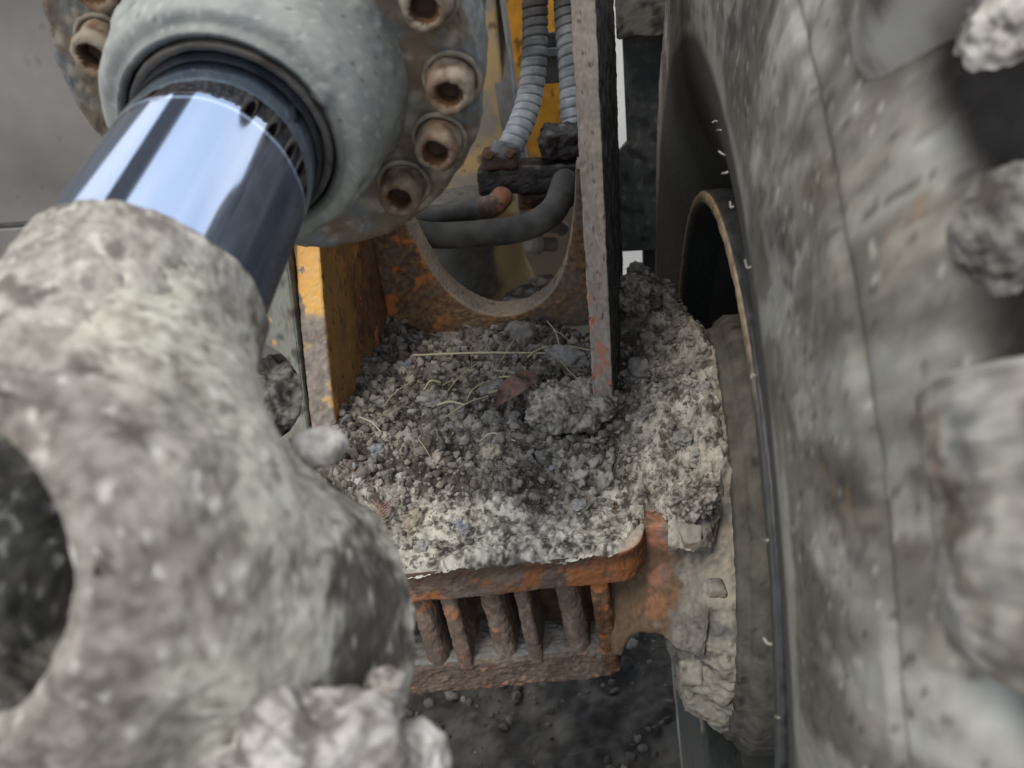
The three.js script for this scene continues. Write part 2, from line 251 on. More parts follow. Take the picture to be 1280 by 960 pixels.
// ------------------------------------------------------------------ mounting bracket: side gusset, front plate with a hole, back plate with a round cut-out
const bracket = thing('mounting_bracket', 'yellow and brown steel bracket with a round cut-out behind the dirt', 'bracket', V(-0.17, TOP, -0.19));
{
  const xin = -0.289;
  // gusset: profile in (z, y)
  const s = new THREE.Shape(); s.moveTo(0.062, 0.1); s.bezierCurveTo(0.045, 0.17, 0.01, 0.27, -0.06, 0.40); s.lineTo(-0.06, 0.62); s.lineTo(-0.215, 0.62); s.lineTo(-0.215, 0.1); s.lineTo(0.062, 0.1);
  const g = extrude(s, 0.026, 0.0025, 30).rotateY(-Math.PI / 2).translate(xin, 0, 0); // x from xin-0.03 to xin
  part('side_gusset', finish(g, { edge: 0.0026, disp: castBump(0.9), col: (p, n) => {
    const a = fb(p, 24, 5, 3), b = fb(p, 120, 3, 9), back = ss(-0.03, -0.16, p.z + a * 0.12) + ss(0.30, 0.18, p.y + a * 0.12) * 0.55;
    if (n.z > 0.55 && n.x < 0.75) { // narrow front edge: flaking yellow above, grey-brown below
      const y = ss(0.27, 0.285, p.y + a * 0.03) * (fb(p, 55, 4, 13) < 0.16 ? 1 : 0) + ((fb(p, 40, 3, 77) > 0.2) ? 0.5 * ss(0.3, 0.2, p.y) : 0);
      return mixc(mul(mixc(C.dust, C.rust, 0.4), 1 + b), mixc(C.yellow, [0.62, 0.36, 0.11], 0.8 + b), clamp(y));
    }
    let c = mixc(mul([0.26, 0.145, 0.04], 1.5 + b * 0.6), rustCol(p, n, { dust: 0.1, orange: 0.03, tone: 1.7 }), clamp(back * 0.9 + b * 0.5));
    const fl = fbm(p.x * 60, p.y * 55, p.z * 130, 3); c = mixc(c, C.rustD, ss(0.24, 0.3, fl) * 0.85);
    return c; } }), M.paint, bracket);
  // grey plate left of it, leaning back, with a round hole
  const q = new THREE.Shape(); q.moveTo(-0.46, 0); q.lineTo(-0.317, 0); q.lineTo(-0.317, 0.5); q.lineTo(-0.46, 0.5); q.lineTo(-0.46, 0);
  const hole = new THREE.Path(); hole.absellipse(-0.378, 0.075, 0.058, 0.055, 0, Math.PI * 2, true); q.holes.push(hole);
  const pg = extrude(q, 0.02, 0.002, 40).rotateX(-0.33).translate(0, 0.13, 0.036);
  part('front_plate', finish(pg, { edge: 0.004, disp: castBump(0.8), col: (p, n) => { let c = dustCol(p, n, C.greyG, 0.95); c = mixc(c, mul(C.steel, 0.6), ss(0.2, 0.3, fb(p, 35, 3, 70)) * 0.8); return mixc(c, C.yellow, ss(0.27, 0.31, fb(p, 42, 3, 41)) * 0.6); } }), M.matte, bracket, 'dusty grey plate with a round hole');
  // back plate
  const zb = -0.1955, U = new THREE.Shape(); U.moveTo(-0.30, 0.1); U.lineTo(-0.014, 0.1); U.lineTo(-0.014, 0.345); U.lineTo(-0.046, 0.345); U.bezierCurveTo(-0.05, 0.29, -0.058, 0.245, -0.073, 0.213);
  U.bezierCurveTo(-0.088, 0.185, -0.115, 0.168, -0.142, 0.168); U.bezierCurveTo(-0.178, 0.168, -0.205, 0.19, -0.224, 0.228); U.bezierCurveTo(-0.236, 0.255, -0.245, 0.29, -0.262, 0.335); U.lineTo(-0.30, 0.36); U.lineTo(-0.30, 0.1);
  const ug = extrude(U, 0.045, 0.003, 40).translate(0, 0, zb - 0.045);
  part('cutout_plate', finish(ug, { edge: 0.0026, disp: p => castBump(1)(p) + fbm(p.x * 120, p.y * 330, p.z * 120, 2) * 0.0016, col: (p, n) => {
    const b = fb(p, 160, 3, 9), a = fb(p, 30, 4, 6); let c = mixc(mul(mixc(C.rust, C.ochre, 0.3), 1.05), mul(C.rustD, 1.3), clamp(0.4 - b * 1.2 + a)); c = mul(c, 1 + b * 1.2); c = mixc(c, C.dustD, 0.2 + 0.3 * ss(0, 0.25, a));
    c = mixc(c, C.orange, ss(0.12, 0.28, fb(p, 40, 4, 88)) * ss(-0.2, -0.24, p.x) * 0.7);
    if (n.z < 0.45 && n.z > -0.6) c = mixc(c, dustCol(p, n, [0.27, 0.22, 0.165], 1.0), 0.85); return mul(c, 1.55); } }), M.rust, bracket, 'brown rusty plate with a round cut-out');
}

// ------------------------------------------------------------------ upright plate
{
  const u = thing('upright_plate', 'tall narrow steel plate standing on edge in the dirt', 'steel plate', V(-0.0215, TOP, -0.04));
  const g = box(-0.0312, -0.012, 0.12, 0.86, -0.17, 0.03, 0.0018); { const p = g.attributes.position; for (let i = 0; i < p.count; i++) p.setX(i, p.getX(i) + (0.03 - p.getZ(i)) * 0.068); }
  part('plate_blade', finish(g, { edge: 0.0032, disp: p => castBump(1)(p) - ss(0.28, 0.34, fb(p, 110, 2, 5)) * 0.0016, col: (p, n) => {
    const b = fb(p, 260, 3, 9), a = fb(p, 30, 4, 6);
    if (n.x > 0.6) return mixc([0.04, 0.039, 0.038], [0.15, 0.145, 0.14], clamp(0.4 + fb(p, 70, 5, 3) * 2));  // right face coloured darker: its shading is put into the colour
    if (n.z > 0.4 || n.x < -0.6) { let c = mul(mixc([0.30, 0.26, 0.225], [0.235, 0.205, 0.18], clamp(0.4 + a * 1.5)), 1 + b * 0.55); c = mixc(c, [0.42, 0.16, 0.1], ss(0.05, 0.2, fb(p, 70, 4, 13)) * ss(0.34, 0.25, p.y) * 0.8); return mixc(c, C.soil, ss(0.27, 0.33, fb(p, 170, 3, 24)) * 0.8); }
    return mul(C.dust, 0.8); } }), M.matte, u);
}

// ------------------------------------------------------------------ hydraulic cylinder
const P1 = at(292, 172, 0.42), AX = at(218, 308, 0.36).sub(P1).normalize();
const XA = (() => { const a = dirOf(640 + 883, 480 + 465).sub(dirOf(640, 480)); return a.addScaledVector(AX, -a.dot(AX)).normalize(); })();
const ZA = XA.clone().cross(AX);
const lpos = (x, y, z) => P1.clone().addScaledVector(XA, x).addScaledVector(AX, y).addScaledVector(ZA, z);
const toCyl = g => along(g, P1, AX, XA);
const cyl = thing('hydraulic_cylinder', 'hydraulic cylinder with chrome rod, bolted grey gland and mud-caked rod eye', 'hydraulic cylinder', P1);
const lathe = (pts, n = 96) => new THREE.LatheGeometry(pts.map(([r, y]) => new THREE.Vector2(r, y)), n);
const R0 = 0.0465;
{
  // chrome rod: wiped mirror near the gland, filmed over further out
  const w = 512, h = 256, rough = new Uint8Array(w * h * 4), colr = new Uint8Array(w * h * 4);
  for (let j = 0; j < h; j++) for (let i = 0; i < w; i++) {
    const a = i / w * 2 * Math.PI, p = V(Math.cos(a) * R0, j / h * 0.2, Math.sin(a) * R0), v = j / h * 0.2;
    const film = ss(0.1035, 0.105, v + fb(p, 25, 3, 1) * 0.004), dusty = film * ss(-0.5, 0.55, Math.cos(a - 0.55) + fb(p, 60, 4, 2) * 0.7);
    const edge = Math.exp(-(((v - 0.104 + fb(p, 25, 3, 1) * 0.004) / 0.0008) ** 2)), mt = 1 - film * 0.08 - dusty * 0.2 - edge * 0.5, r = 0.03 + film * (0.03 + 0.05 * clamp(0.4 + fb(p, 90, 4, 4))) + dusty * 0.22, o = (j * w + i) * 4;
    rough.set([0, clamp(r) * 255, mt * 255, 255], o);
    const k = 0.60 + film * 0.06 + edge * 0.22 - dusty * 0.2;
    colr.set([clamp(k * 0.92) * 255, clamp(k) * 255, clamp(k * 1.14) * 255, 255], o);
  }
  const tx = (d, srgb) => { const t = new THREE.DataTexture(d, w, h); t.magFilter = t.minFilter = THREE.LinearFilter; t.wrapS = THREE.RepeatWrapping; if (srgb) t.colorSpace = THREE.SRGBColorSpace; t.needsUpdate = true; return t; };
  const rt = tx(rough), ct = tx(colr, true);
  const rodM = new THREE.MeshStandardMaterial({ metalness: 1, roughness: 1, roughnessMap: rt, metalnessMap: rt, map: ct });
  const g = toCyl(new THREE.CylinderGeometry(R0, R0, 0.2, 160, 1, true).translate(0, 0.04, 0));
  part('rod', g, rodM, cyl);
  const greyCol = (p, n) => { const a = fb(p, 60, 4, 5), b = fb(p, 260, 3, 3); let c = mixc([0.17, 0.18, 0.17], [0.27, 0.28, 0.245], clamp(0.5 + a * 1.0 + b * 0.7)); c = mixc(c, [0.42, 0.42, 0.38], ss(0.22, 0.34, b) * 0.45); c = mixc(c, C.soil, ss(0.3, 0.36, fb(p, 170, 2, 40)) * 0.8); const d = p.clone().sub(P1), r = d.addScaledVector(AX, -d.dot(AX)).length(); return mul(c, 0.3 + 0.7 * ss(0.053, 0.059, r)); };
  const collar = part('gland_collar', finish(toCyl(lathe(polyProfile([[0.0455, -0.02], [0.052, -0.018], [0.0525, 0.002], [0.056, 0.004], [0.0575, -0.0005], [0.0635, -0.0005], [0.066, -0.002], [0.069, -0.008], [0.0705, -0.014], [0.0745, -0.035], [0.0815, -0.075]], 0.0025), 200)), { disp: p => castBump(0.45)(p) + Math.max(0, fb(p, 300, 2, 3) - 0.22) * 0.005 - 0.0012 * ss(0.24, 0.3, fb(p, 45, 3, 66)), col: greyCol }), M.paint, cyl);
  part('wiper_seal', finish(toCyl(lathe(polyProfile([[0.0457, -0.004], [0.047, 0.003], [0.0505, 0.004], [0.0515, -0.004]], 0.002), 120)), { disp: castBump(0.6), col: (p, n) => mul(dustCol(p, n, [0.2, 0.18, 0.16]), 0.45) }), M.matte, collar);
  // flange: scalloped round plate behind the collar, brown with old grease
  const fl = [], ring = 160; for (let i = 0; i < ring; i++) { const a = i / ring * 2 * Math.PI; fl.push([0.121 * Math.cos(a), 0.121 * Math.sin(a)]); }
  const fg = extrude(shape(fl), 0.05, 0.004).rotateX(Math.PI / 2).translate(0, -0.064, 0);
  part('gland_flange', finish(toCyl(fg), { edge: 0.0035, disp: p => castBump(1.2)(p) + fb(p, 28, 3, 3) * 0.004, col: (p, n) => { const a = fb(p, 34, 4, 8), d = n.dot(AX); let c = mixc([0.12, 0.088, 0.06], [0.11, 0.12, 0.12], ss(0.0, 0.25, a)); c = mixc(c, [0.27, 0.235, 0.18], ss(0.05, 0.3, fb(p, 70, 4, 18)) * 0.8); return d < 0.5 ? mixc(c, [0.2, 0.22, 0.22], 0.7) : c; } }), M.paint, cyl);
  part('barrel', finish(toCyl(lathe([[0.1, -0.11], [0.112, -0.112], [0.112, -0.6], [0, -0.6]], 80)), { edge: 0.02, col: (p, n) => dustCol(p, n, C.grey, 0.8) }), M.paint, cyl);
  // socket-head bolts
  const boltG = () => { const pts = polyProfile([[0.0, -0.002], [0.0066, -0.002], [0.0064, 0.0155], [0.0085, 0.0185], [0.0112, 0.0183], [0.0129, 0.0155], [0.0134, -0.002]], 0.0016).slice(1); return lathe(pts, 40); };
  for (const [a, R, tilt] of [[-46, 0.107, 0], [-21, 0.1055, 0], [0, 0.1015, 0], [23, 0.097, 0], [173, 0.087, 0], [-72, 0.106, 0], [198, 0.09, 0]]) {
    const c = lpos(R * Math.cos(a * D2R), -0.062, R * Math.sin(a * D2R)), s = a * 3.3;
    const b = part('bolt', finish(along(boltG(), c, AX, XA), { disp: p => castBump(0.8)(p) + fb(p, 90, 3, s) * 0.0034, col: (p, n) => { const k = fb(p, 60, 3, s), d = p.clone().sub(c), r = d.addScaledVector(AX, -d.dot(AX)).length(); let q = mixc([0.17, 0.12, 0.08], [0.31, 0.265, 0.20], clamp(0.4 + k * 2 + fb(p, 200, 2, 5))); q = mixc(q, C.rust, ss(0.02, 0.2, fb(p, 90, 3, s + 9)) * 0.7); q = mixc(q, [0.12, 0.085, 0.06], 0.25); return r < 0.0078 ? mul(C.rust, 0.7) : q; } }), M.matte, cyl);
    const f = new THREE.CylinderGeometry(0.007, 0.007, 0.001, 6).translate(0, 0.008, 0);
    part('socket', finish(along(f, c, AX, XA), { col: () => [0.06, 0.04, 0.03] }), M.matte, b);
    const wa = new THREE.TorusGeometry(0.0152, 0.0016, 8, 32).rotateX(Math.PI / 2).translate(0, 0.0012, 0);
    part('washer', finish(along(wa, c, AX, XA), { disp: castBump(0.8), col: (p) => mul([0.2, 0.17, 0.13], 1 + fb(p, 150, 3)) }), M.matte, b);
  }
  // muddy rod end: sleeve and eye
  const mudCol = (p, n) => { const a = fb(p, 30, 4, 2), b = fb(p, 150, 3, 6); let c = mixc([0.15, 0.13, 0.11], [0.40, 0.375, 0.32], clamp(0.58 + a * 1.1 + b * 0.9 + fb(p, 330, 2, 3))); c = mixc(c, C.soil, ss(0.15, 0.28, fb(p, 60, 4, 14)) * 0.75); c = mixc(c, [0.58, 0.55, 0.48], ss(0.22, 0.3, fb(p, 170, 2, 5)) * 0.5); return mul(c, 0.92); };
  const lump = k => p => { const [d] = cells(p.x * 90, p.y * 90, p.z * 90); return fb(p, 40, 4, 7) * 0.009 * k + (0.5 - d) * 0.004 * k; };
  part('rod_sleeve', finish(toCyl(lathe(polyProfile([[0.045, 0.128], [0.0467, 0.1225], [0.0492, 0.1245], [0.0495, 0.142], [0.05, 0.17], [0.06, 0.225]], 0.0022), 220)), { disp: p => fb(p, 30, 3, 7) * 0.003 + fb(p, 110, 4, 3) * 0.0018 - 0.004 * ss(0.05, 0.0, Math.abs(fb(p, 26, 3, 57))) * ss(0.0, 0.2, fb(p, 15, 2, 8)) * ss(0.135, 0.155, p.clone().sub(P1).dot(AX)), col: mudCol }), M.matte, cyl, 'mud-crusted end of the chrome rod');
}
// eye with an upright pin bore
const PIN = XA.clone().multiplyScalar(-0.77).addScaledVector(ZA, -0.64).addScaledVector(AX, 0.6).normalize();
const EYE = at(-34, 714, 0.235).addScaledVector(PIN, -0.05);
const PATCH = at(450, 780, 0.29);
{
  // one smooth body: neck and eye joined, the bore taken out
  const dn = V(SIDE.y, -DOWN.y, -AHEAD.y).addScaledVector(SIDE, 0.25); dn.addScaledVector(PIN, -dn.dot(PIN)).normalize();
  const prof = [[-0.08, 0.058], [-0.055, 0.061], [-0.015, 0.066], [0.008, 0.066], [0.028, 0.063], [0.042, 0.058], [0.052, 0.050]];
  const Rp = h => { if (h <= prof[0][0]) return prof[0][1]; for (let i = 1; i < prof.length; i++) if (h < prof[i][0]) return lerp(prof[i - 1][1], prof[i][1], (h - prof[i - 1][0]) / (prof[i][0] - prof[i - 1][0])); return 0.05; };
  const smin = (a, b, k) => { const t = clamp(0.5 + 0.5 * (b - a) / k); return lerp(b, a, t) - k * t * (1 - t); };
  const NA = lpos(0, 0.14, 0), NB = EYE.clone().lerp(lpos(0, 0.2, 0), 0.55), nd = NB.clone().sub(NA), nl = nd.lengthSq();
  const w = V(0, 0, 0);
  const field = p => {
    w.copy(p).sub(EYE); const h = w.dot(PIN), k = Math.max(0, 0.046 - h) * 0.24; w.addScaledVector(PIN, -h).addScaledVector(dn, -k); const rad = w.length();
    let d = Math.max((rad - Rp(h)) * 0.85, -smin(-(h - 0.05), h + 0.085, 0.005));
    w.copy(p).sub(NA); const t = clamp(w.dot(nd) / nl); w.addScaledVector(nd, -t); d = smin(d, w.length() - lerp(0.0475, 0.056, t), 0.03);
    return -smin(-d, rad - 0.0385, 0.010);
  };
  const res = 120, H = 0.15, mid0 = EYE.clone().lerp(NA, 0.35), mc = new MarchingCubes(res, new THREE.MeshBasicMaterial(), false, false, 400000); mc.isolation = 0;
  for (let k = 0; k < res; k++) for (let j = 0; j < res; j++) for (let i = 0; i < res; i++) { pv.set((i / res * 2 - 1) * H, (j / res * 2 - 1) * H, (k / res * 2 - 1) * H).add(mid0); mc.field[i + j * res + k * res * res] = -field(pv); }
  mc.update();
  let g = new THREE.BufferGeometry(); g.setAttribute('position', new THREE.Float32BufferAttribute(mc.positionArray.slice(0, mc.count * 3), 3));
  g = mergeVertices(g, 1e-4); g.scale(H, H, H); g.translate(mid0.x, mid0.y, mid0.z); g.computeVertexNormals();
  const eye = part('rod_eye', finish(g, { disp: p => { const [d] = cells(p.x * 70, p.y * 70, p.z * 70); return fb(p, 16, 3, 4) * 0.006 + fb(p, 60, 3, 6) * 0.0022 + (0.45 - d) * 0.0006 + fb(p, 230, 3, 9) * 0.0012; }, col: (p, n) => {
    const a = fb(p, 26, 4, 2), b = fb(p, 120, 3, 6), d = p.clone().sub(EYE), h = d.dot(PIN), r = d.addScaledVector(PIN, -h).length();
    let c = mixc([0.17, 0.15, 0.115], [0.47, 0.445, 0.365], clamp(0.66 + a * 1.0 + b * 0.75 + fb(p, 330, 2, 3) * 1.4));
    const band = ss(0.036, 0.045, r + a * 0.012) * ss(0.074, 0.062, r + a * 0.02) * ss(0, 0.02, h);
    c = mixc(c, mixc([0.10, 0.085, 0.073], [0.27, 0.238, 0.213], clamp(0.45 + b * 1.6 + a + fb(p, 330, 2, 3) * 1.2)), band * 0.9);
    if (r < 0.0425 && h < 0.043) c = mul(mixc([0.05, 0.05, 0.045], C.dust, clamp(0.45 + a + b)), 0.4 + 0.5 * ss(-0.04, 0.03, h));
    c = mixc(c, mixc(mul(C.soil, 0.7), C.dustD, clamp(b * 3)), ss(0.038, 0.022, p.distanceTo(PATCH) + b * 0.02 + a * 0.04) * 0.85);
    const dots = fb(p, 170, 2, 5); c = mixc(c, [0.62, 0.59, 0.52], ss(0.22, 0.3, dots) * 0.55); c = mixc(c, mul(C.soil, 0.8), ss(0.2, 0.3, fb(p, 120, 3, 15)) * 0.55);
    return mul(c, 0.95); } }), M.matte, cyl, 'blurred mud-covered eye at the end of the rod');
}

// ------------------------------------------------------------------ wheel
const wheel = thing('wheel', 'large dusty wheel with deep tread lugs standing beside the axle', 'wheel', V(0.32, 0, 0));
{
  const dense1 = [...range(-180, -75, 30), ...range(-74.6, 100, 640).slice(0), ...range(104, 180, 22)].map(a => a * D2R);
  const sideCol = (p, n) => {
    const r = Math.hypot(p.y, p.z), a = Math.atan2(p.z, p.y) * 0.62;
    const st = lerp(fbm(r * 34, a * 8, p.x * 20, 5), fbm(r * 9, a * 22, 6, 5), ss(0.52, 0.58, r)), bl = fbm(r * 8 + 3, a * 16, 3, 5), f = fb(p, 170, 3, 3);
    let c = mixc([0.15, 0.14, 0.12], [0.26, 0.255, 0.225], ss(-0.1, 0.22, st + f * 0.25));
    c = mixc(c, [0.36, 0.36, 0.325], ss(0.02, 0.24, bl + st * 0.5) * 0.6 * ss(0.47, 0.52, r));
    c = mixc(c, [0.085, 0.075, 0.068], ss(0.16, 0.34, fbm(r * 16 + 9, a * 16, 8, 5) + f * 0.2) * ss(0.49, 0.53, r) * 0.85);
    c = mixc(c, mul([0.11, 0.088, 0.07], 1 + f), ss(0.02, 0.26, fbm(r * 14, a * 34, 77, 5) + f * 0.2) * 0.6 * ss(0.53, 0.6, r)); c = mixc(c, [0.33, 0.30, 0.25], ss(0.08, 0.28, fbm(r * 18, a * 40, 11, 4)) * 0.55 * ss(0.55, 0.62, r));
    const k1 = ss(0.5, 0.54, r), fi = fbm(r * 60, a * 120, 4, 4), sp = fbm(r * 130 + 3, a * 260, 9, 2);
    c = mul(c, (1 + fi * 0.5 * k1) * (1 + 0.9 * k1 * fbm(r * 5, a * 7, 31, 3))); c = mixc(c, [0.46, 0.44, 0.38], ss(0.26, 0.33, sp) * 0.6 * k1); c = mixc(c, [0.06, 0.052, 0.045], ss(0.24, 0.32, fbm(r * 90, a * 150 + 7, 5, 3)) * 0.7 * k1);
    const inner = ss(0.505, 0.492, r) * (p.x < 0.32 ? 1 : 0); c = mixc(c, mul([0.075, 0.075, 0.068], 1 + f * 0.5), inner);
    c = mixc(c, [0.24, 0.17, 0.10], ss(0.3, 0.36, fb(p, 40, 3, 90)) * 0.5 * ss(0.5, 0.56, r));
    c = mixc(c, mul([0.012, 0.011, 0.0105], 1 + f), ss(0.662, 0.676, r + bl * 0.012));
    return mul(c, 0.82);
  };
  const half = [[0.118, 0.346], [0.105, 0.37], [0.083, 0.42], [0.069, 0.465], [0.065, 0.50], [0.066, 0.55], [0.0705, 0.60], [0.078, 0.632], [0.093, 0.662], [0.125, 0.688], [0.2, 0.697], [0.32, 0.70]];
  const full = [...half, ...half.slice(0, -1).reverse().map(([x, r]) => [0.64 - x, r])];
  const fine = smoothProfile(full, 0.0026), prof = fine.filter(([x], i) => x < 0.17 || i % 4 === 0 || i === fine.length - 1);
  wheel.rotation.y = 0.024;
  part('tyre', finish(turned(prof, dense1), { disp: p => { const r = Math.hypot(p.y, p.z), k = ss(0.5, 0.56, r); return fb(p, 20, 3, 2) * 0.004 * k + fb(p, 120, 3, 3) * 0.0012 * (0.15 + k) - 0.0035 * Math.exp(-(((r - 0.622) / 0.003) ** 2)); }, col: sideCol }), M.rubber, wheel);
  // lugs: raised blocks on shoulder and tread
  const sh = smoothProfile([[0.0735, 0.618], [0.079, 0.634], [0.093, 0.662], [0.125, 0.688], [0.2, 0.697], [0.3, 0.70]], 0.0025);
  const lugGeo = seed => {
    const P = [], I = [], nu = 96, m = sh.length, hw = 0.073;
    for (let i = 0; i <= nu; i++) { const u = i / nu * 2 - 1, rise = ss(1, 0.84, Math.abs(u)); for (let j = 0; j < m; j++) {
      const [x, r] = sh[j], [xa, ra] = sh[Math.max(0, j - 1)], [xb, rb] = sh[Math.min(m - 1, j + 1)]; let tx = xb - xa, tr = rb - ra; const l = Math.hypot(tx, tr); tx /= l; tr /= l;
      const h = rise * 0.062 * ss(0.08, 0.34, j / (m - 1)) * (1 - 0.15 * j / m) * (j === m - 1 ? 0 : 1), nx = -tr, nr = tx, a = u * hw * (0.9 + 0.1 * (1 - rise)) + 0.25 * (x - 0.08), k = ss(0.0, 0.03, h), q = (fbm(x * 30 + seed, r * 30, u * 3 + seed, 4) * 0.012 + fbm(x * 120, r * 120 + seed, u * 11, 3) * 0.0015) * k - 0.006 * (1 - ss(0, 0.008, h)), X = x + nx * (h + q), R = r + nr * (h + q);
      P.push(X, R * Math.cos(a), R * Math.sin(a)); } }
    for (let i = 0; i < nu; i++) for (let j = 0; j + 1 < m; j++) { const a = i * m + j, b = a + 1, c = a + m, d = c + 1; I.push(a, c, b, b, c, d); }
    const g = new THREE.BufferGeometry(); g.setAttribute('position', new THREE.Float32BufferAttribute(P, 3)); g.setIndex(I); g.computeVertexNormals();
    return finish(g, { col: (p, n) => {
      const a = fb(p, 26, 5, seed), b = fb(p, 160, 4, seed); let c = mixc([0.12, 0.107, 0.094], [0.35, 0.335, 0.295], clamp(0.5 + a * 2.4 + b * 0.9)); c = mixc(c, [0.10, 0.115, 0.125], ss(0.08, 0.25, fb(p, 30, 4, seed + 20)) * 0.6); c = mixc(c, [0.26, 0.19, 0.14], ss(0.12, 0.3, fb(p, 26, 4, seed + 50)) * 0.5); c = mixc(c, [0.44, 0.42, 0.37], ss(0.078, 0.086, p.x + a * 0.012) * ss(0.104, 0.092, p.x + a * 0.012) * 0.7); c = mixc(c, mul([0.11, 0.088, 0.07], 1 + b), ss(0.02, 0.2, fb(p, 36, 5, seed + 77)) * 0.7); const u = Math.abs(Math.atan2(p.z, p.y) - 0.25 * (p.x - 0.08)) / 0.073; return mixc(c, mul([0.02, 0.018, 0.016], 1 + b), ss(0.86, 0.95, u + a * 0.1) * ss(0.12, 0.16, p.x)); } });  // the cream band along the shoulder is a painted edge highlight
  };
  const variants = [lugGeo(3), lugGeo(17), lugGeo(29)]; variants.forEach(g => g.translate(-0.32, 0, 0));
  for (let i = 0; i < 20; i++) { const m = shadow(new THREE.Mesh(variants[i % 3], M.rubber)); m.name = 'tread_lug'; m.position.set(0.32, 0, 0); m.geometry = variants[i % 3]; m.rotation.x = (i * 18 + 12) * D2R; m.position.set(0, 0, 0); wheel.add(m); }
  // rim
  const rim = part('rim', finish(turned(polyProfile([[0.125, 0.338], [0.2, 0.318], [0.3, 0.31], [0.3, 0.2], [0.27, 0.19], [0.27, 0.12]], 0.006), range(-180 * D2R, 180 * D2R, 220)), { disp: castBump(1), col: (p, n) => mul(dustCol(p, n, [0.10, 0.105, 0.09]), 0.6) }), M.matte, wheel);
  part('rim_flange', finish(turned(polyProfile([[0.135, 0.345], [0.089, 0.346], [0.0835, 0.348], [0.083, 0.353], [0.084, 0.357], [0.087, 0.3595], [0.128, 0.3595]], 0.0015), range(-180 * D2R, 180 * D2R, 500)), { disp: p => castBump(0.9)(p), col: (p, n) => { const r = Math.hypot(p.y, p.z); if (r > 0.3583) return mul([0.02, 0.022, 0.026], 1 + fb(p, 90, 3) * 1.5); const e = ss(0.346, 0.3485, r) * ss(0.7, 0.35, Math.atan2(p.z, p.y)); return mixc(mul(C.green, 0.8), mul([0.23, 0.175, 0.115], 1 + fb(p, 120, 3) * 1.4), e); } }), M.damp, rim);
}

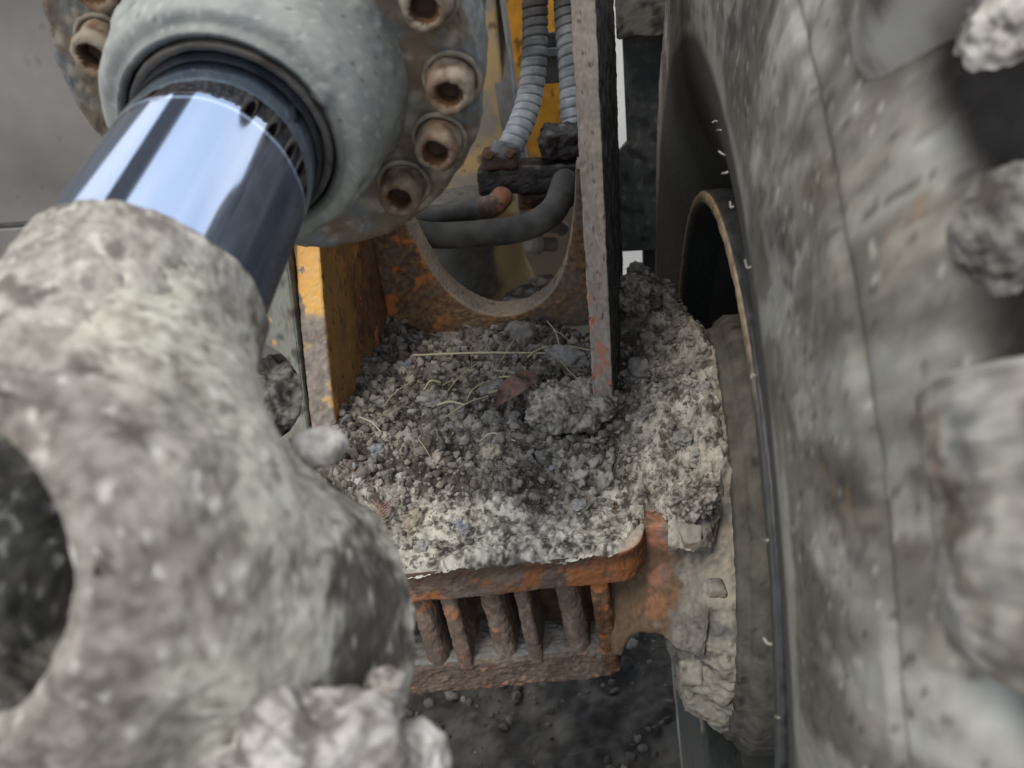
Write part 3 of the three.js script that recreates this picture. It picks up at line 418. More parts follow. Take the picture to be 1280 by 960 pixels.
// ------------------------------------------------------------------ frame, hoses and what stands behind
{
  const yp = thing('frame_plate', 'bright yellow rust-spotted frame plate behind the hoses', 'frame plate', V(-0.2, -0.2, -0.72));
  const yCol = (p, n) => { const s = fbm(p.x * 34, p.y * 26, 3, 3), b = fb(p, 60, 3, 4); let c = mul(C.yellow, 1 + b * 0.5); c = mixc(c, [0.16, 0.07, 0.02], ss(0.2, 0.27, s) * 0.85); c = mixc(c, [0.26, 0.235, 0.2], ss(0.23, 0.17, p.y + b * 0.1) * 0.9); return mixc(c, C.soil, ss(0.22, 0.32, fb(p, 12, 4, 9)) * 0.5); };
  part('plate_face', finish(box(-0.42, -0.022, -0.2, 1.1, -0.74, -0.72), { edge: 0.009, col: yCol }), M.paint, yp);
  const grey = (tone = 1) => (p, n) => dustCol(p, n, [0.2, 0.2, 0.19], tone);
  // slanted channel left of the hoses
  const A = on(628, 0, 'z', -0.54), B = on(644, 190, 'z', -0.47), ch = thing('steel_channel', 'slanted grey steel channel left of the wrapped hoses', 'steel channel', B);
  const cg = along(mergeGeometries([new THREE.BoxGeometry(0.03, 0.5, 0.006).translate(0, 0.2, 0), new THREE.BoxGeometry(0.005, 0.5, 0.036).translate(0.0145, 0.2, 0.0185)].map(g => { g = g.toNonIndexed(); return g; })), B, A.clone().sub(B).add(V(-0.012, 0, 0)), V(1, 0, 0));
  part('channel_web', finish(cg, { edge: 0.01, col: (p, n) => mixc(grey(0.8)(p, n), [0.4, 0.4, 0.42], n.z > 0.5 && p.x > A.x + 0.01 ? 0.3 : 0) }), M.paint, ch);
  // pale bracket behind the gland
  const pb = thing('stay_bracket', 'pale yellow dusty bracket wall behind the gland flange', 'bracket', V(-0.25, 0.1, -0.36));
  part('stay_plate', finish(box(-0.50, -0.155, 0.1, 0.62, -0.53, -0.50, 0.006).applyMatrix4(new THREE.Matrix4()), { edge: 0.007, col: (p, n) => { const a = fb(p, 25, 4, 3); let c = mixc([0.52, 0.36, 0.17], [0.3, 0.27, 0.22], ss(-0.1, 0.25, a + ss(0.3, 0.2, p.y) * 0.5)); return mixc(c, C.rust, ss(0.25, 0.34, fb(p, 60, 3, 8)) * 0.7); } }), M.paint, pb);
  // wrapped hoses
  const spiral = (pts, r, name, label) => {
    const c = new THREE.CatmullRomCurve3(pts, false, 'centripetal'), len = c.getLength(), t = thing(name, label, 'hose', pts[pts.length - 1]);
    const g = new THREE.TubeGeometry(c, 420, r, 28, false), p = g.attributes.position, pitch = 0.0125;
    for (let i = 0; i <= 420; i++) { const q = c.getPointAt(i / 420); for (let j = 0; j <= 28; j++) { const k = i * 29 + j, ph = ((i / 420 * len) / pitch + (j % 28) / 28) % 1, d = 1 - 0.10 * Math.exp(-(((ph < 0.5 ? ph : ph - 1) / 0.11) ** 2)) + 0.03 * ph; p.setXYZ(k, lerp(q.x, p.getX(k), d), lerp(q.y, p.getY(k), d), lerp(q.z, p.getZ(k), d)); } }
    g.computeVertexNormals(); const top = Math.max(...pts.map(v => v.y)), bot = Math.min(...pts.map(v => v.y));
    part('spiral_wrap', finish(g, { col: (pp, n) => { const f = ss(bot + 0.155, bot + 0.03, pp.y + fb(pp, 12, 3) * 0.1); return mul(mixc([0.045, 0.04, 0.036], [0.4, 0.41, 0.41], f), 1 + fb(pp, 90, 3, 3) * 0.8); } }), M.paint, t);
    return t;
  };
  const h1 = spiral([on(668, -160, 'z', -0.46), on(669, 0, 'z', -0.455), on(668, 70, 'z', -0.43), on(660, 130, 'z', -0.40), on(640, 180, 'z', -0.36), on(630, 196, 'z', -0.35)], 0.0168, 'wrapped_hose', 'grey spiral-wrapped hose curving down to the hose block, left one');
  spiral([on(705, -160, 'z', -0.46), on(708, 0, 'z', -0.455), on(714, 80, 'z', -0.42), on(717, 165, 'z', -0.39)], 0.0168, 'wrapped_hose', 'grey spiral-wrapped hose half hidden by the upright plate, right one');
  // clamp between the hoses
  const cp = on(692, 72, 'z', -0.47), cl = thing('hose_clamp', 'small grey clamp plate between the two wrapped hoses', 'clamp', cp);
  part('clamp_plate', finish(box(cp.x - 0.02, cp.x + 0.02, cp.y - 0.032, cp.y + 0.032, cp.z - 0.006, cp.z + 0.006), { edge: 0.004, disp: castBump(0.6), col: grey(0.6) }), M.paint, cl);
  part('clamp_bolt', finish(box(cp.x - 0.007, cp.x + 0.007, cp.y + 0.004, cp.y + 0.014, cp.z + 0.004, cp.z + 0.014, 0.002), { edge: 0.004, col: () => [0.3, 0.3, 0.3] }), M.paint, cl);
  // block with elbows
  const bz = -0.33, b0 = on(598, 243, 'z', bz), b1 = on(728, 205, 'z', bz), hb = thing('hose_block', 'greasy black hose block with flanged fittings under the wrapped hoses', 'hose block', b0);
  const oil = (p, n) => { const a = fb(p, 70, 4, 3); return mixc(mixc([0.02, 0.017, 0.015], [0.06, 0.048, 0.04], clamp(0.4 + a * 2)), [0.16, 0.14, 0.12], ss(0.1, 0.35, a) * ss(0.2, 0.9, n.y)); };
  part('block_body', finish(box(b0.x, b1.x + 0.02, b0.y - 0.004, b1.y, bz - 0.05, bz, 0.005), { edge: 0.004, disp: castBump(1.6), col: oil }), M.damp, hb);
  part('block_bar', finish(box(b0.x + 0.05, b1.x, b0.y - 0.03, b0.y - 0.01, bz - 0.04, bz - 0.012, 0.004), { edge: 0.005, disp: castBump(1.4), col: (p, n) => mul(rustCol(p, n, { dust: 0.4 }), 0.7) }), M.damp, hb);
  const f1 = on(627, 200, 'z', bz);
  const fit = part('flange_fitting', finish(box(f1.x - 0.026, f1.x + 0.022, f1.y - 0.012, f1.y + 0.012, bz - 0.03, bz + 0.006, 0.006), { edge: 0.003, disp: castBump(1.2), col: (p, n) => mixc(oil(p, n), C.rust, 0.6) }), M.damp, hb);
  for (const d of [-0.014, 0.012]) part('fitting_bolt', finish(along(new THREE.CylinderGeometry(0.006, 0.006, 0.012, 6), V(f1.x + d, f1.y + 0.008, bz + 0.006), V(0, 0.5, 1)), { edge: 0.003, col: (p, n) => mul(C.rust, 1.1) }), M.damp, fit);
  part('hose_collar', finish(along(new THREE.CylinderGeometry(0.019, 0.021, 0.02, 24), on(632, 190, 'z', -0.345), V(0.35, 0.8, -0.3)), { edge: 0.004, disp: castBump(1), col: (p, n) => mul([0.16, 0.155, 0.15], 1 + fb(p, 90, 3)) }), M.paint, hb);
  const f2 = on(706, 185, 'z', bz - 0.02);
  part('flange_fitting', finish(box(f2.x - 0.03, f2.x + 0.03, f2.y - 0.014, f2.y + 0.026, bz - 0.05, bz - 0.005, 0.008), { edge: 0.003, disp: p => fb(p, 60, 3) * 0.012, col: oil }), M.damp, hb);
  // bare hoses below
  const hoseCol = (p, n) => mul(mixc([0.055, 0.053, 0.048], [0.13, 0.125, 0.115], clamp(0.4 + fb(p, 40, 3, 3) * 1.4 + n.y * 0.2)), 1);
  const q1 = thing('rubber_hose', 'thick black rubber hose bending up to the hose block', 'hose', on(535, 292, 'z', -0.26));
  part('hose_body', finish(capped([on(505, 288, 'z', -0.28), on(540, 294, 'z', -0.265), on(600, 292, 'z', -0.255), on(660, 283, 'z', -0.255), on(692, 262, 'z', -0.265), on(706, 228, 'z', -0.295)], 0.0165, 90, 24), { disp: castBump(0.5), col: hoseCol }), M.rubber, q1);
  const q2 = thing('rubber_hose', 'thinner dark hose with rusty elbow just above the thick hose', 'hose', on(540, 268, 'z', -0.30));
  part('hose_body', finish(capped([on(505, 268, 'z', -0.31), on(545, 269, 'z', -0.30), on(595, 262, 'z', -0.30), on(606, 259, 'z', -0.30)], 0.0135, 60, 20), { col: hoseCol }), M.rubber, q2);
  part('elbow', finish(capped([on(604, 260, 'z', -0.30), on(618, 256, 'z', -0.302), on(627, 247, 'z', -0.312)], 0.0142, 30, 20), { disp: castBump(0.8), col: (p, n) => mixc(hoseCol(p, n), rustCol(p, n, { dust: 0.3, tone: 1.3 }), 0.8) }), M.rust, q2);
  // pivot housing glimpsed through the cut-out
  const pc = on(600, 360, 'z', -0.36), pv0 = thing('pivot_housing', 'dim dusty round housing seen through the cut-out under the hoses', 'pivot housing', pc);
  part('housing_body', finish(lathe(polyProfile([[0.0, 0.12], [0.055, 0.12], [0.07, 0.1], [0.075, 0.02], [0.09, -0.03], [0.1, -0.2]], 0.006), 70).translate(pc.x - 0.01, pc.y, pc.z - 0.04), { disp: castBump(1.5), col: (p, n) => mixc(mul(dustCol(p, n, [0.2, 0.19, 0.17]), 0.55), [0.5, 0.36, 0.17], ss(0.02, 0.04, p.x - pc.x + fb(p, 30, 3, 5) * 0.03) * 0.8) }), M.matte, pv0);  // beige right side is a painted highlight, the left kept darker
  part('housing_lid', finish(lathe(polyProfile([[0, 0.02], [0.045, 0.018], [0.06, 0.006], [0.066, -0.03], [0.066, -0.2]], 0.004), 60).translate(pc.x + 0.085, pc.y - 0.015, pc.z + 0.02), { disp: p => fb(p, 60, 4, 3) * 0.008, col: (p, n) => mul(mixc(C.soil, [0.3, 0.28, 0.25], clamp(0.3 + fb(p, 80, 4, 2) * 2.2)), 0.9) }), M.matte, pv0);
  const kb = on(672, 305, 'z', -0.36); part('knob', finish(along(lathe(polyProfile([[0, 0.02], [0.01, 0.019], [0.014, 0.012], [0.015, 0], [0.01, -0.004], [0.01, -0.03]], 0.003), 28), kb, V(-0.6, 0.3, 0.6)), { col: (p, n) => [0.3, 0.27, 0.24] }), M.matte, pv0);
  part('knob', finish(along(lathe(polyProfile([[0, 0.02], [0.01, 0.019], [0.014, 0.012], [0.015, 0], [0.01, -0.004], [0.01, -0.03]], 0.003), 28), kb.clone().add(V(0.022, 0.022, -0.02)), V(-0.3, 0.5, 0.6)), { col: (p, n) => [0.3, 0.27, 0.24] }), M.matte, pv0);
  // dark upright sheet between plate and wheel, with beam above
  const dz = -0.5, dp = thing('guard_sheet', 'dark green-grey steel sheet between upright plate and wheel', 'steel sheet', V(0.05, -0.3, dz));
  const g0 = on(779, 60, 'z', dz).x, g1 = on(800, 310, 'z', dz), gd = shape([[g1.x, g1.y], [0.20, g1.y], [0.20, 0.75], [g0 - 0.006, 0.75], [g0 + 0.001, on(781, 175, 'z', dz).y], [g0 - 0.02, on(781, 195, 'z', dz).y], [g0 - 0.02, g1.y]]);
  const darkC = (p, n) => { const a = fb(p, 18, 4, 3), b = fb(p, 90, 4, 8); let c = mixc([0.03, 0.036, 0.036], [0.075, 0.083, 0.08], clamp(0.5 + a + b)); c = mixc(c, C.dust, ss(0.15, 0.35, b) * 0.35); return mixc(c, C.black, ss(0.12, 0.28, fb(p, 40, 4, 28)) * 0.8); };
  part('sheet_face', finish(extrude(gd, 0.012).translate(0, 0, dz), { edge: 0.006, col: darkC }), M.paint, dp);
  part('sheet_foot', finish(box(g1.x + 0.004, 0.20, -0.3, g1.y - 0.004, dz - 0.03, dz - 0.008), { edge: 0.008, col: (p, n) => mul(darkC(p, n), 0.7) }), M.paint, dp);
  const bb = on(775, 50, 'z', -0.44), bm = thing('cross_beam', 'rusty dark beam across the top between plate and wheel', 'beam', V(bb.x, bb.y, -0.46));
  part('beam_body', finish(box(bb.x - 0.004, 0.26, bb.y, 0.62, -0.48, -0.44, 0.004), { edge: 0.005, disp: castBump(1.5), col: (p, n) => { const a = fb(p, 22, 4, 6); let c = mixc(C.dustD, C.ochre, ss(-0.02, 0.2, a)); c = mixc(c, C.black, ss(0.05, 0.22, fb(p, 34, 4, 16)) * 0.85); return mul(c, 0.8); } }), M.paint, bm);
  const la = thing('added_beam', 'unseen dark beam added overhead for the dark stripe in the chrome rod', 'added beam', V(-0.66, 1.7, -1));  // unseen beam, added to darken one stripe of the rod's reflection
  part('added_beam_body', finish(box(-0.86, -0.50, 1.62, 1.86, -3.2, 0.2, 0.02), { edge: 0.2, col: () => [0.09, 0.085, 0.08] }), M.paint, la);
  // grey body panels at the left edge
  const lp = thing('body_panel', 'large flat grey body panel at upper left behind the chrome rod', 'body panel', V(-0.75, 0.29, -0.3));
  const panC = (p, n) => { const a = fb(p, 7, 4, 3), b = fb(p, 60, 4, 8); let c = mixc([0.115, 0.106, 0.096], [0.20, 0.185, 0.166], clamp(0.5 + a * 1.3 + b * 0.25)); return mixc(c, C.soil, ss(0.3, 0.36, b) * 0.6); };
  part('panel_face', finish(box(-1.3, -0.42, 0.29, 1.0, -0.33, -0.3, 0.004), { edge: 0.012, col: panC }), M.paint, lp);
  const l2 = thing('body_panel', 'lower grey panel under the seam at the left edge', 'body panel', V(-0.75, -0.3, -0.3));
  part('panel_face', finish(box(-1.3, -0.42, -0.3, 0.284, -0.335, -0.303, 0.004), { edge: 0.012, col: panC }), M.paint, l2);
}

// ------------------------------------------------------------------ dirt
const zEdge = x => x < -0.018 ? frontZ(x) - 0.001 : x < 0.013 ? frontZ(x) - 0.001 - 0.038 * ss(-0.02, 0.013, x) ** 2 : x < 0.03 ? 0.160 + 0.0 * x : 0.178 - 0.05 * ss(0.06, 0.085, x) + fbm(x * 60, 1, 2, 3) * 0.02;
const inside = (x, z) => Math.min(x + 0.30, zEdge(x) - z, 0.092 - x + fbm(z * 30, 5, 1, 4) * 0.012, z + 0.205);
function dirtBase(x, z) {
  let h = TOP + 0.009 + 0.007 * ss(0.17, 0.05, z) - 0.012 * ss(-0.1, -0.19, z);
  h += 0.075 * Math.exp(-(((x - 0.0) / 0.055) ** 2) - (((z + 0.15) / 0.06) ** 2)) * ss(-0.05, -0.005, x);
  h += 0.02 * ss(0.0, 0.035, x) * ss(0.2, 0.05, z) + 0.03 * ss(0.035, 0.085, x) * ss(0.17, 0.04, z);
  h += 0.016 * Math.exp(-(((x + 0.3) / 0.04) ** 2)) - 0.010 * ss(0.012, 0.016, x) * Math.exp(-(((x - 0.02) / 0.012) ** 2) - (((z - 0.16) / 0.03) ** 2));
  const drum = Math.sqrt(Math.max(0.01, 0.213 * 0.213 - z * z)) + 0.003; h = lerp(h, Math.min(h, drum), ss(0.05, 0.085, x));
  return h;
}
const coarse = (x, z) => 1 - ss(0.12, 0.185, z + fbm(x * 20, z * 20, 4, 3) * 0.05) * ss(0.03, 0.01, x);
function dirtH(x, z) {
  const k = 0.35 + 0.65 * coarse(x, z), [d1, i1] = cells(x * 42, 3, z * 42), [d2, i2] = cells(x * 105 + 4, 7, z * 105), [d3, i3] = cells(x * 240 + 9, 2, z * 240), g = ss(-0.15, 0.25, fbm(x * 30, 8, z * 30, 3));
  return dirtBase(x, z) + fbm(x * 18, 2, z * 18, 4) * 0.024 * k + Math.max(0, 0.7 - d1) * 0.013 * k * ss(0.45, 1, i1) + Math.max(0, 0.7 - d2) * 0.006 * (0.3 + 0.7 * k) * ss(0.3, 1, i2) * (0.4 + 0.6 * g) + Math.max(0, 0.7 - d3) * 0.0036 * i3 + fbm(x * 130, 6, z * 130, 5) * (0.004 + 0.007 * k * (1 - g * 0.4));
}
const patch = (x, z) => { // pale crust near the lip and at the right, dark soil elsewhere
  const a = fbm(x * 26, 11, z * 26, 4), crust = ss(0.105, 0.185, z + a * 0.11) * ss(-0.33, -0.16, x + a * 0.1) * ss(0.045, 0.015, x) + 0.3 * ss(-0.04, 0.04, x + a * 0.08) * ss(-0.1, 0.06, z) + ss(0.02, 0.2, a) * 0.2;
  return clamp(crust);
};
{
  const P = [], I = [], nx = 470, nz = 500, id = new Int32Array((nx + 1) * (nz + 1)).fill(-1), x0 = -0.302, x1 = 0.106, z0 = -0.207, z1 = 0.252;
  for (let j = 0; j <= nz; j++) for (let i = 0; i <= nx; i++) {
    const x = lerp(x0, x1, i / nx), z = lerp(z0, z1, j / nz), m = inside(x, z); if (m < -0.0025) continue;
    id[j * (nx + 1) + i] = P.length / 3;
    const edgeDrop = x > 0.06 ? 0.018 * ss(0.014, -0.0025, m) : x > 0.013 ? 0.022 * ss(0.012, -0.0025, m) : 0.008 * ss(0.006, -0.0025, m);
    P.push(x + fbm(x * 90, 3, z * 90, 3) * 0.006, dirtH(x, z) - edgeDrop, z + fbm(x * 90, 13, z * 90, 3) * 0.006 * (m > 0.01 ? 1 : 0.3));
  }
  for (let j = 0; j < nz; j++) for (let i = 0; i < nx; i++) { const a = id[j * (nx + 1) + i], b = id[j * (nx + 1) + i + 1], c = id[(j + 1) * (nx + 1) + i], d = id[(j + 1) * (nx + 1) + i + 1]; if (a >= 0 && b >= 0 && c >= 0) I.push(a, c, b); if (b >= 0 && c >= 0 && d >= 0) I.push(b, c, d); }
  const g = new THREE.BufferGeometry(); g.setAttribute('position', new THREE.Float32BufferAttribute(P, 3)); g.setIndex(I); g.computeVertexNormals();
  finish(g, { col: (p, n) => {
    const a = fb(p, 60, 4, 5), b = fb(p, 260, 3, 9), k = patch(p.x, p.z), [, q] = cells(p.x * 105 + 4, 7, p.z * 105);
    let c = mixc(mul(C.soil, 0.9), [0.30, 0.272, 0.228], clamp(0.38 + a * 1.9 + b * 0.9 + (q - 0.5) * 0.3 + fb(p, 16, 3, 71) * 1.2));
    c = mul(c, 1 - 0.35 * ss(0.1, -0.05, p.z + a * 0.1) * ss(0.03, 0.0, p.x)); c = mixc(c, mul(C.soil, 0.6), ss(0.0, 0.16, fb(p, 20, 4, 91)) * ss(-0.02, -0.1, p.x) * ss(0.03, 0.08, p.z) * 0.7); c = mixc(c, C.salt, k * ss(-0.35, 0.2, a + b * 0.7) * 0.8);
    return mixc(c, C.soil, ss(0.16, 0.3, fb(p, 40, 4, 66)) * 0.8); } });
  tag(part('dirt_layer', g, M.matte), 'layer of loose grey dirt covering the axle top', 'dirt', undefined, 'stuff');
}
// crumbs and gravel too small to count
{
  const R = rng(11), n = 11000, g = pebbleGeo(4, 2, 0.8), im = new THREE.InstancedMesh(g, new THREE.MeshStandardMaterial({ roughness: 0.95 }), n), m = new THREE.Matrix4(), q = new THREE.Quaternion(), e = new THREE.Euler(), col = new THREE.Color();
  let k = 0; while (k < n) {
    const x = lerp(-0.295, 0.075, R()), z = lerp(-0.2, 0.235, R()), ins = inside(x, z); if (ins < 0.003) continue;
    const co = coarse(x, z); if (R() > 0.25 + 0.75 * co) continue;
    const s = 0.0005 + 0.0050 * Math.pow(R(), 9) * (0.5 + 0.5 * co) * (1 - 0.4 * ss(-0.01, 0.02, x)), t = R(), pa = patch(x, z);
    e.set(R() * 6, R() * 6, R() * 6); m.compose(V(x, dirtH(x, z) + s * 0.3, z), q.setFromEuler(e), V(s * (0.7 + R() * 0.6), s * (0.6 + R() * 0.5), s * (0.7 + R() * 0.6))); im.setMatrixAt(k, m);
    let c = t < 0.55 ? mul([0.2, 0.18, 0.153], 0.6 + R() * 0.7) : t < 0.75 ? mul(C.soil, 0.9 + R() * 0.9) : t < 0.97 ? mul([0.26, 0.245, 0.22], 0.6 + R() * 0.5) : [0.21, 0.21, 0.21]; c = mixc(c, C.salt, pa * 0.35 * R());
    im.setColorAt(k, col.setRGB(...c)); k++;
  }
  im.name = numbered('gravel'); shadow(im); tag(im, 'fine gravel and crumbs scattered over the dirt', 'gravel', undefined, 'stuff'); scene.add(im);
}
const dirtAt = (px, py) => { let y = TOP + 0.01, p; for (let i = 0; i < 6; i++) { p = on(px, py, 'y', y); y = dirtBase(p.x, p.z) + fbm(p.x * 18, 2, p.z * 18, 4) * 0.022; } p.y = dirtH(p.x, p.z); return p; };
const plain = (c, rough = 0.9) => new THREE.MeshStandardMaterial({ color: new THREE.Color().setRGB(...c), roughness: rough });
const rockG = [1, 2, 3, 4, 5].map(s => pebbleGeo(s * 7, 9, 0.62));
function colourVary(g, seed, c, dark) { g = g.clone(); return finish(g, { col: (p, n) => mul(mixc(c, dark ?? mul(c, 0.55), clamp(0.35 + fb(p, 1.6, 4, seed) * 1.8)), 1 + fb(p, 7, 2, seed) * 0.5) }); }
// stones that can be told apart: [px, py, half width px, height factor, colour, label]
const stones = [
  [516, 692 - 38, 11, 0.7, [0.42, 0.36, 0.28], 'oval tan stone lying near the front lip left of centre', 1.8],
  [650, 423, 20, 0.9, [0.30, 0.28, 0.25], 'pale crumbly round stone against the back plate', 1],
  [707, 455, 27, 0.35, [0.31, 0.30, 0.28], 'flat grey stone left of the upright plate', 0.8],
  [508, 460, 13, 0.6, [0.25, 0.26, 0.27], 'bluish grey stone by the yellow gusset', 0.8],
  [574, 432, 8, 0.6, [0.36, 0.37, 0.38], 'small pale blue stone near the back plate', 0.8],
  [562, 430, 13, 0.8, [0.24, 0.225, 0.20], 'round grey clod in the back left corner', 1],
  [472, 568, 12, 0.8, [0.25, 0.265, 0.28], 'blue-grey stone low on the left side', 1],
  [481, 549, 7, 0.8, [0.5, 0.47, 0.42], 'small white stone above the blue-grey one', 1],
  [545, 570, 12, 0.8, [0.42, 0.36, 0.31], 'pale pinkish stone left of centre', 1.1],
  [616, 572, 13, 0.7, [0.40, 0.36, 0.28], 'tan flat stone in the middle of the dirt', 0.9],
  [725, 637, 11, 0.6, [0.30, 0.29, 0.28], 'round flat grey pebble in the white crust', 1],
  [724, 681 - 7, 5, 0.7, [0.58, 0.55, 0.47], 'tiny cream pebble right of the lip centre', 1.2],
  [502, 596, 8, 0.5, [0.5, 0.5, 0.48], 'small white flat stone above the dark soil streak', 0.7],
  [515, 616, 8, 0.55, [0.52, 0.47, 0.38], 'cream oval stone left of the tan one', 0.8],
  [517, 626, 8, 0.55, [0.52, 0.51, 0.48], 'white pebble touching the cream oval stone', 0.8],
  [449, 604, 6, 0.8, [0.5, 0.49, 0.46], 'white pebble at the far left edge of dirt', 1],
  [474, 605, 6, 0.6, [0.47, 0.40, 0.34], 'pale rosy pebble at the left edge', 0.8],
  [471, 617, 6, 0.6, [0.52, 0.50, 0.46], 'whitish pebble under the rosy one', 0.8],
  [485, 645, 13, 0.5, [0.33, 0.30, 0.26], 'flat block of stone by the brown twig', 0.6],
  [530, 688, 10, 0.7, [0.33, 0.33, 0.31], 'rounded grey stone right on the front lip', 1],
  [583, 668, 9, 0.8, [0.27, 0.27, 0.26], 'grey stone beside dark crumbs near the lip', 1],
  [573, 655, 6, 0.7, [0.32, 0.345, 0.38], 'small bluish pebble near the lip', 1],
  [476, 505, 10, 0.9, [0.25, 0.245, 0.235], 'grey round stone at the foot of the gusset', 1],
  [489, 490, 10, 0.9, [0.30, 0.285, 0.26], 'pale lump beside the gusset, above the round stone', 1],
  [540, 500, 17, 0.6, [0.29, 0.275, 0.25], 'wide pale clod in the upper left of the dirt', 0.8],
  [620, 490, 18, 0.6, [0.28, 0.265, 0.24], 'crumbly pale clod left of the dead leaf', 0.9],
  [605, 492, 12, 0.6, [0.30, 0.28, 0.26], 'small pale clod left beside the crumbly one', 0.8],
  [618, 527, 13, 0.7, [0.25, 0.235, 0.21], 'grey lump below the dead leaf', 0.9],
  [800, 440, 16, 0.8, [0.32, 0.31, 0.27], 'pale clod against the right side of the upright plate', 1.2],
  [790, 470, 13, 0.7, [0.33, 0.32, 0.28], 'pale lump lower on the right of the upright plate', 1],
  [855, 555 - 8, 13, 0.7, [0.25, 0.24, 0.215], 'grey clod on the right slope of dirt', 1],
  [880, 480 + 10, 9, 0.7, [0.33, 0.32, 0.29], 'small pale lump near the wheel rim', 1],
  [800, 395, 13, 0.8, [0.19, 0.18, 0.16], 'dark grey clod high on the dirt pile', 1],
  [818, 385, 10, 0.8, [0.21, 0.2, 0.18], 'second clod high on the dirt pile, nearer the rim', 1],
  [840, 420, 12, 0.8, [0.2, 0.19, 0.17], 'dull clod on the ridge above the rim', 1],
  [590, 530, 10, 0.7, [0.3, 0.28, 0.25], 'light lump in the middle left of the dirt', 1],
  [540, 540, 13, 0.7, [0.17, 0.16, 0.14], 'dark lump left of the middle', 1],
  [660, 590, 12, 0.7, [0.15, 0.125, 0.105], 'brown lump of soil in the white crust', 1],
  [680, 548 + 30, 10, 0.7, [0.2, 0.19, 0.17], 'grey lump in front of the big clod', 1],
];
stones.forEach(([px, py, w, hf, c, label, asp], i) => {
  const p = dirtAt(px, py), r = w * camera.position.distanceTo(p) / F * 0.98;
  const m = shadow(new THREE.Mesh(colourVary(rockG[i % 5], i * 3 + 1, mul(c, 0.85)), M.matte)); m.name = numbered('stone'); m.position.copy(p).add(V(0, r * hf * 0.12, 0)); m.scale.set(r, r * hf, r * asp); m.rotation.set(0.1 * (i % 3), i * 1.3 * (asp > 1.5 ? 0 : 1), 0.12 * (i % 4 - 1.5)); if (asp > 1.5) m.rotation.y = -0.25;
  tag(m, label, 'stone', 'stones and lumps lying in the dirt'); scene.add(m);
});
// large clods
function clod(px, py, w, hf, df, seed, label, tint = 1, name = 'dirt_clod') {
  const p = dirtAt(px, py), r = w * camera.position.distanceTo(p) / F;
  const g = mergeVertices(new THREE.IcosahedronGeometry(1, 40).deleteAttribute('normal').deleteAttribute('uv'), 1e-5); g.scale(r, r * hf, r * df); g.computeVertexNormals();
  finish(g, { disp: q => { const [d] = cells(q.x * 110 + seed, q.y * 110, q.z * 110), [d2] = cells(q.x * 260, q.y * 260 + seed, q.z * 260); return fb(q, 35, 3, seed) * r * 0.55 + (0.55 - d) * 0.006 + (0.5 - d2) * 0.0042; }, col: q => { const a = fb(q, 70, 4, seed), b = fb(q, 280, 3, 2); return mul(mixc([0.07, 0.06, 0.05], [0.31, 0.285, 0.245], clamp(0.5 + a * 1.6 + b * 1.5)), tint); } });
  g.translate(p.x, p.y + r * hf * 0.62, p.z); const t = part(name, g, M.matte); t.geometry.translate(-p.x, -p.y, -p.z); t.position.copy(p); return tag(t, label, 'dirt clod', 'large clods in the dirt');
}
clod(718, 532, 60, 0.6, 0.55, 5, 'biggest crumbly dirt clod, right of the dead leaf', 1.15);
clod(735, 492, 22, 0.55, 0.7, 9, 'dark clod leaning on the foot of the upright plate', 0.75);
clod(790, 385, 30, 0.8, 0.8, 14, 'crumbly clod on top of the pile behind the upright plate', 0.85);
clod(865, 640, 30, 0.7, 0.5, 22, 'overhanging lump of dirt at the right end above the bolt head', 0.9);
clod(690, 478, 15, 0.7, 0.8, 31, 'small black soil lump above the dead leaf', 0.35);
clod(640, 600, 24, 0.35, 0.9, 37, 'brown flat soil lump in the middle of the white crust', 0.6);

// dead leaf
{
  const p0 = dirtAt(622, 527), p1 = dirtAt(672, 492), ax = p1.clone().sub(p0), len = ax.length() * 1.05; ax.normalize();
  const side = V(0, 1, 0).cross(ax).normalize(), P = [], I = [], n = 30, m = 14;
  for (let k = 0; k < 2; k++) for (let i = 0; i <= n; i++) for (let j = 0; j <= m; j++) { const u = i / n, v = j / m * 2 - 1, w = 0.0125 * Math.pow(Math.sin(Math.PI * clamp(u * 0.9 + 0.03)), 0.75) * (1 + 0.1 * fbm(u * 9, v > 0 ? 1 : 5, 2, 2)); const q = p0.clone().addScaledVector(ax, u * len).addScaledVector(side, v * w * 0.9); q.y += 0.012 + Math.abs(v) * 0.009 * (v > 0 ? 1.2 : 0.5) + 0.006 * Math.sin(u * 3) + fbm(u * 6, v * 2, 1, 2) * 0.002 - k * 0.0006; P.push(q.x, q.y, q.z); }
  for (let k = 0; k < 2; k++) for (let i = 0; i < n; i++) for (let j = 0; j < m; j++) { const a = k * (n + 1) * (m + 1) + i * (m + 1) + j, b = a + 1, c = a + m + 1, d = c + 1; k ? I.push(a, c, b, b, c, d) : I.push(a, b, c, b, d, c); }
  const g = new THREE.BufferGeometry(); g.setAttribute('position', new THREE.Float32BufferAttribute(P, 3)); g.setIndex(I); g.computeVertexNormals();
  finish(g, { col: q => mul(mixc([0.19, 0.115, 0.09], [0.07, 0.04, 0.03], ss(0.0, 0.25, fb(q, 90, 3, 3))), 1 + fb(q, 250, 3) * 0.9) });
  tag(part('dead_leaf', g, M.paint), 'curled brown dead leaf lying beside the biggest clod', 'leaf');
}
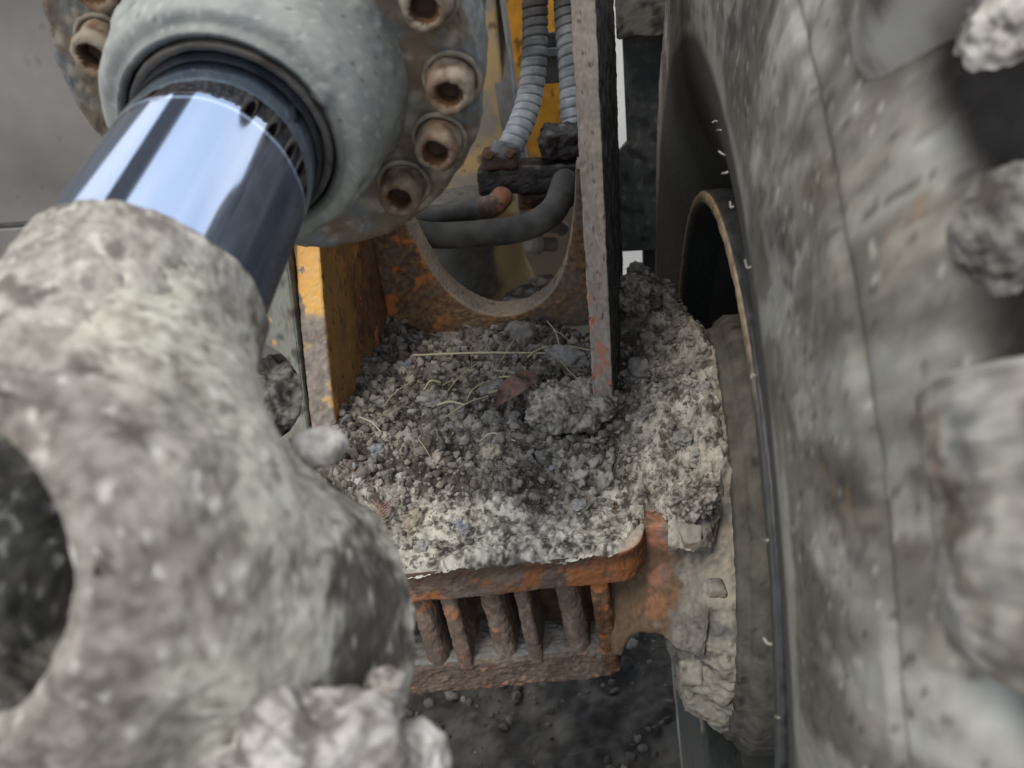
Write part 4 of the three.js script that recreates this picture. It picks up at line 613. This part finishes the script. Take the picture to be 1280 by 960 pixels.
// straw
const strawC = [plain([0.40, 0.36, 0.24]), plain([0.30, 0.27, 0.18]), plain([0.34, 0.37, 0.19])];
const strawHow = ['long straight pale straw stalk across the back of the dirt', 'short straw crossing the long stalk at its middle', 'thin straw forking right from the long stalk', 'pale straw bit under the long stalk', 'curved straw near the upright plate, back', 'thin curved straw left of the upright plate', 'green-grey straw above the dead leaf', 'split pale blade just left of the dead leaf', 'thin straw running down from the long stalk, left', 'straw pointing at the dead leaf from above', 'short straw left of the grey clods', 'thin dark straw along the gusset foot', 'small bright straw in the middle left', 'bent straw under the leaf, left side', 'short pale straw between the pale clods', 'tiny green blade at the left of the dirt', 'thin curved straw on the left slope', 'short straw crossing the grey stone', 'thin straw at the right of the flat stone', 'thin pale straw in the middle of the dirt', 'curved straw under the biggest clod', 'long thin straw over the left stones'];
const straws = [[517, 452, 690, 447, .0011], [628, 455, 646, 430, .0008], [660, 455, 690, 440, .0010], [620, 470, 655, 478, .0012], [684, 405, 700, 440, .0007], [700, 440, 738, 447, .0009], [625, 477, 662, 484, .0011], [612, 500, 660, 490, .0015], [556, 505, 600, 460, .0006], [655, 465, 672, 492, .0008], [555, 494, 575, 480, .0007], [480, 513, 520, 486, .0006], [548, 516, 582, 514, .0010], [560, 524, 612, 505, .0008], [584, 506, 606, 488, .0007], [531, 493, 550, 488, .0009], [452, 530, 478, 548, .0006], [702, 460, 722, 483, .0007], [692, 420, 712, 432, .0006], [640, 470, 627, 478, .0007], [600, 556, 645, 560, .0007], [525, 560, 545, 590, .0005]];
straws.forEach(([a, b, c, d, r], i) => {
  const A = dirtAt(a, b), B = dirtAt(c, d), Mi = A.clone().lerp(B, 0.5); Mi.y = Math.max(Mi.y, dirtH(Mi.x, Mi.z)) + 0.004; A.y += 0.006; B.y += 0.006; Mi.y += 0.004; Mi.x += Math.sin(i * 2.1) * 0.003;
  const g = new THREE.TubeGeometry(new THREE.CatmullRomCurve3([A, Mi, B]), 16, r * 1.1, 6); const m = part('straw', g, strawC[i === 15 || i === 6 ? 2 : i % 2]); g.translate(-A.x, -A.y, -A.z); m.position.copy(A); tag(m, strawHow[i], 'straw', 'straw stalks on the dirt');
});
{ // brown needle twig at the left edge of the dirt
  const A = dirtAt(462, 690), B = dirtAt(478, 640), g = [];
  const cv = new THREE.CatmullRomCurve3([A.clone().add(V(0, 0.006, 0)), A.clone().lerp(B, 0.5).add(V(0.004, 0.012, 0)), B.clone().add(V(0, 0.008, 0))]); g.push(new THREE.TubeGeometry(cv, 12, 0.0008, 6));
  for (let i = 1; i < 9; i++) for (const s of [-1, 1]) { const p = cv.getPoint(i / 9); g.push(new THREE.TubeGeometry(new THREE.LineCurve3(p, p.clone().add(V(s * 0.009, 0.003, -0.008))), 2, 0.0005, 5)); }
  const q = mergeGeometries(g), m = part('needle_twig', q, plain([0.26, 0.15, 0.115])); q.translate(-A.x, -A.y, -A.z); m.position.copy(A); tag(m, 'brown needle twig at the left edge of the dirt by the rod eye', 'twig');
}
// mud on the eye
function mudCake(px, py, t, w, hf, df, seed, label, tint = 1, group = 'mud cakes stuck on the rod eye') {
  const p = at(px, py, t), r = w * t / F, g = mergeVertices(new THREE.IcosahedronGeometry(1, 34).deleteAttribute('normal').deleteAttribute('uv'), 1e-5); g.scale(r, r * hf, r * df); g.computeVertexNormals();
  finish(g, { disp: q => { const [d] = cells(q.x * 80 + seed, q.y * 80, q.z * 80); return (fb(q, 26, 4, seed) + 0.7 * fb(q, 14, 2, seed + 5)) * r * 0.65 + (0.5 - d) * 0.0006 + fb(q, 170, 3, 5) * 0.0024; }, col: q => { const a = fb(q, 50, 4, seed), b = fb(q, 190, 3, 2); return mul(mixc([0.15, 0.13, 0.115], [0.52, 0.49, 0.44], clamp(0.5 + a * 1.8 + b * 1.4)), tint); } });
  const m = part('mud_cake', g, M.matte); m.position.copy(p); return tag(m, label, 'mud', group);
}
mudCake(400, 560, 0.32, 30, 0.6, 0.9, 5, 'small row of mud lumps on the right edge of the rod eye', 0.8);
mudCake(360, 955, 0.25, 135, 0.75, 0.8, 8, 'large pale mud cake at the bottom of the rod eye', 0.85);
mudCake(500, 945, 0.265, 60, 0.9, 0.8, 12, 'white mud lump at the lower right of the rod eye', 1.0);
mudCake(480, 850, 0.28, 32, 0.7, 0.8, 18, 'middle pale lump between dark patch and white lump on the rod eye', 0.95);

mudCake(1275, 300, 0.250, 78, 1.25, 0.8, 23, 'grey mud lump wedged in the tread gap at the right edge', 0.36, null);
mudCake(1290, 30, 0.268, 82, 0.9, 0.8, 27, 'pale mud lump on the tread at the top right corner', 0.95, null);
mudCake(335, 500, 0.87, 62, 0.8, 0.8, 33, 'soil behind the round hole of the grey plate, tinted dark for its shade', 0.32, null);  // soil lump added behind the hole, darkened to give it shade
// straw bits caught between tyre and rim
{
  const R = rng(5), where = ['topmost', 'second', 'third', 'fourth', 'fifth', 'sixth', 'seventh', 'eighth', 'ninth', 'tenth'];
  [[895, 152], [900, 163], [904, 194], [908, 215], [915, 258], [936, 333], [942, 470], [958, 675], [962, 805], [972, 897]].forEach(([px, py], i) => {
    const p = on(px, py, 'x', 0.0655), g = new THREE.TubeGeometry(new THREE.CatmullRomCurve3([V(0, 0, 0), V(-0.0015, (R() - 0.5) * 0.003, 0), V(-0.002 - R() * 0.002, (R() - 0.3) * 0.005, (R() - 0.5) * 0.006)]), 6, 0.0004 + R() * 0.0004, 6);
    const m = part('chaff', g, plain([0.33, 0.31, 0.26])); m.position.copy(p).add(V(0.001, 0, 0)); tag(m, `${where[i]} pale bit of chaff down the tyre's inner edge`, 'chaff', 'chaff on the tyre edge');
  });
}
renderer.render(scene, camera);
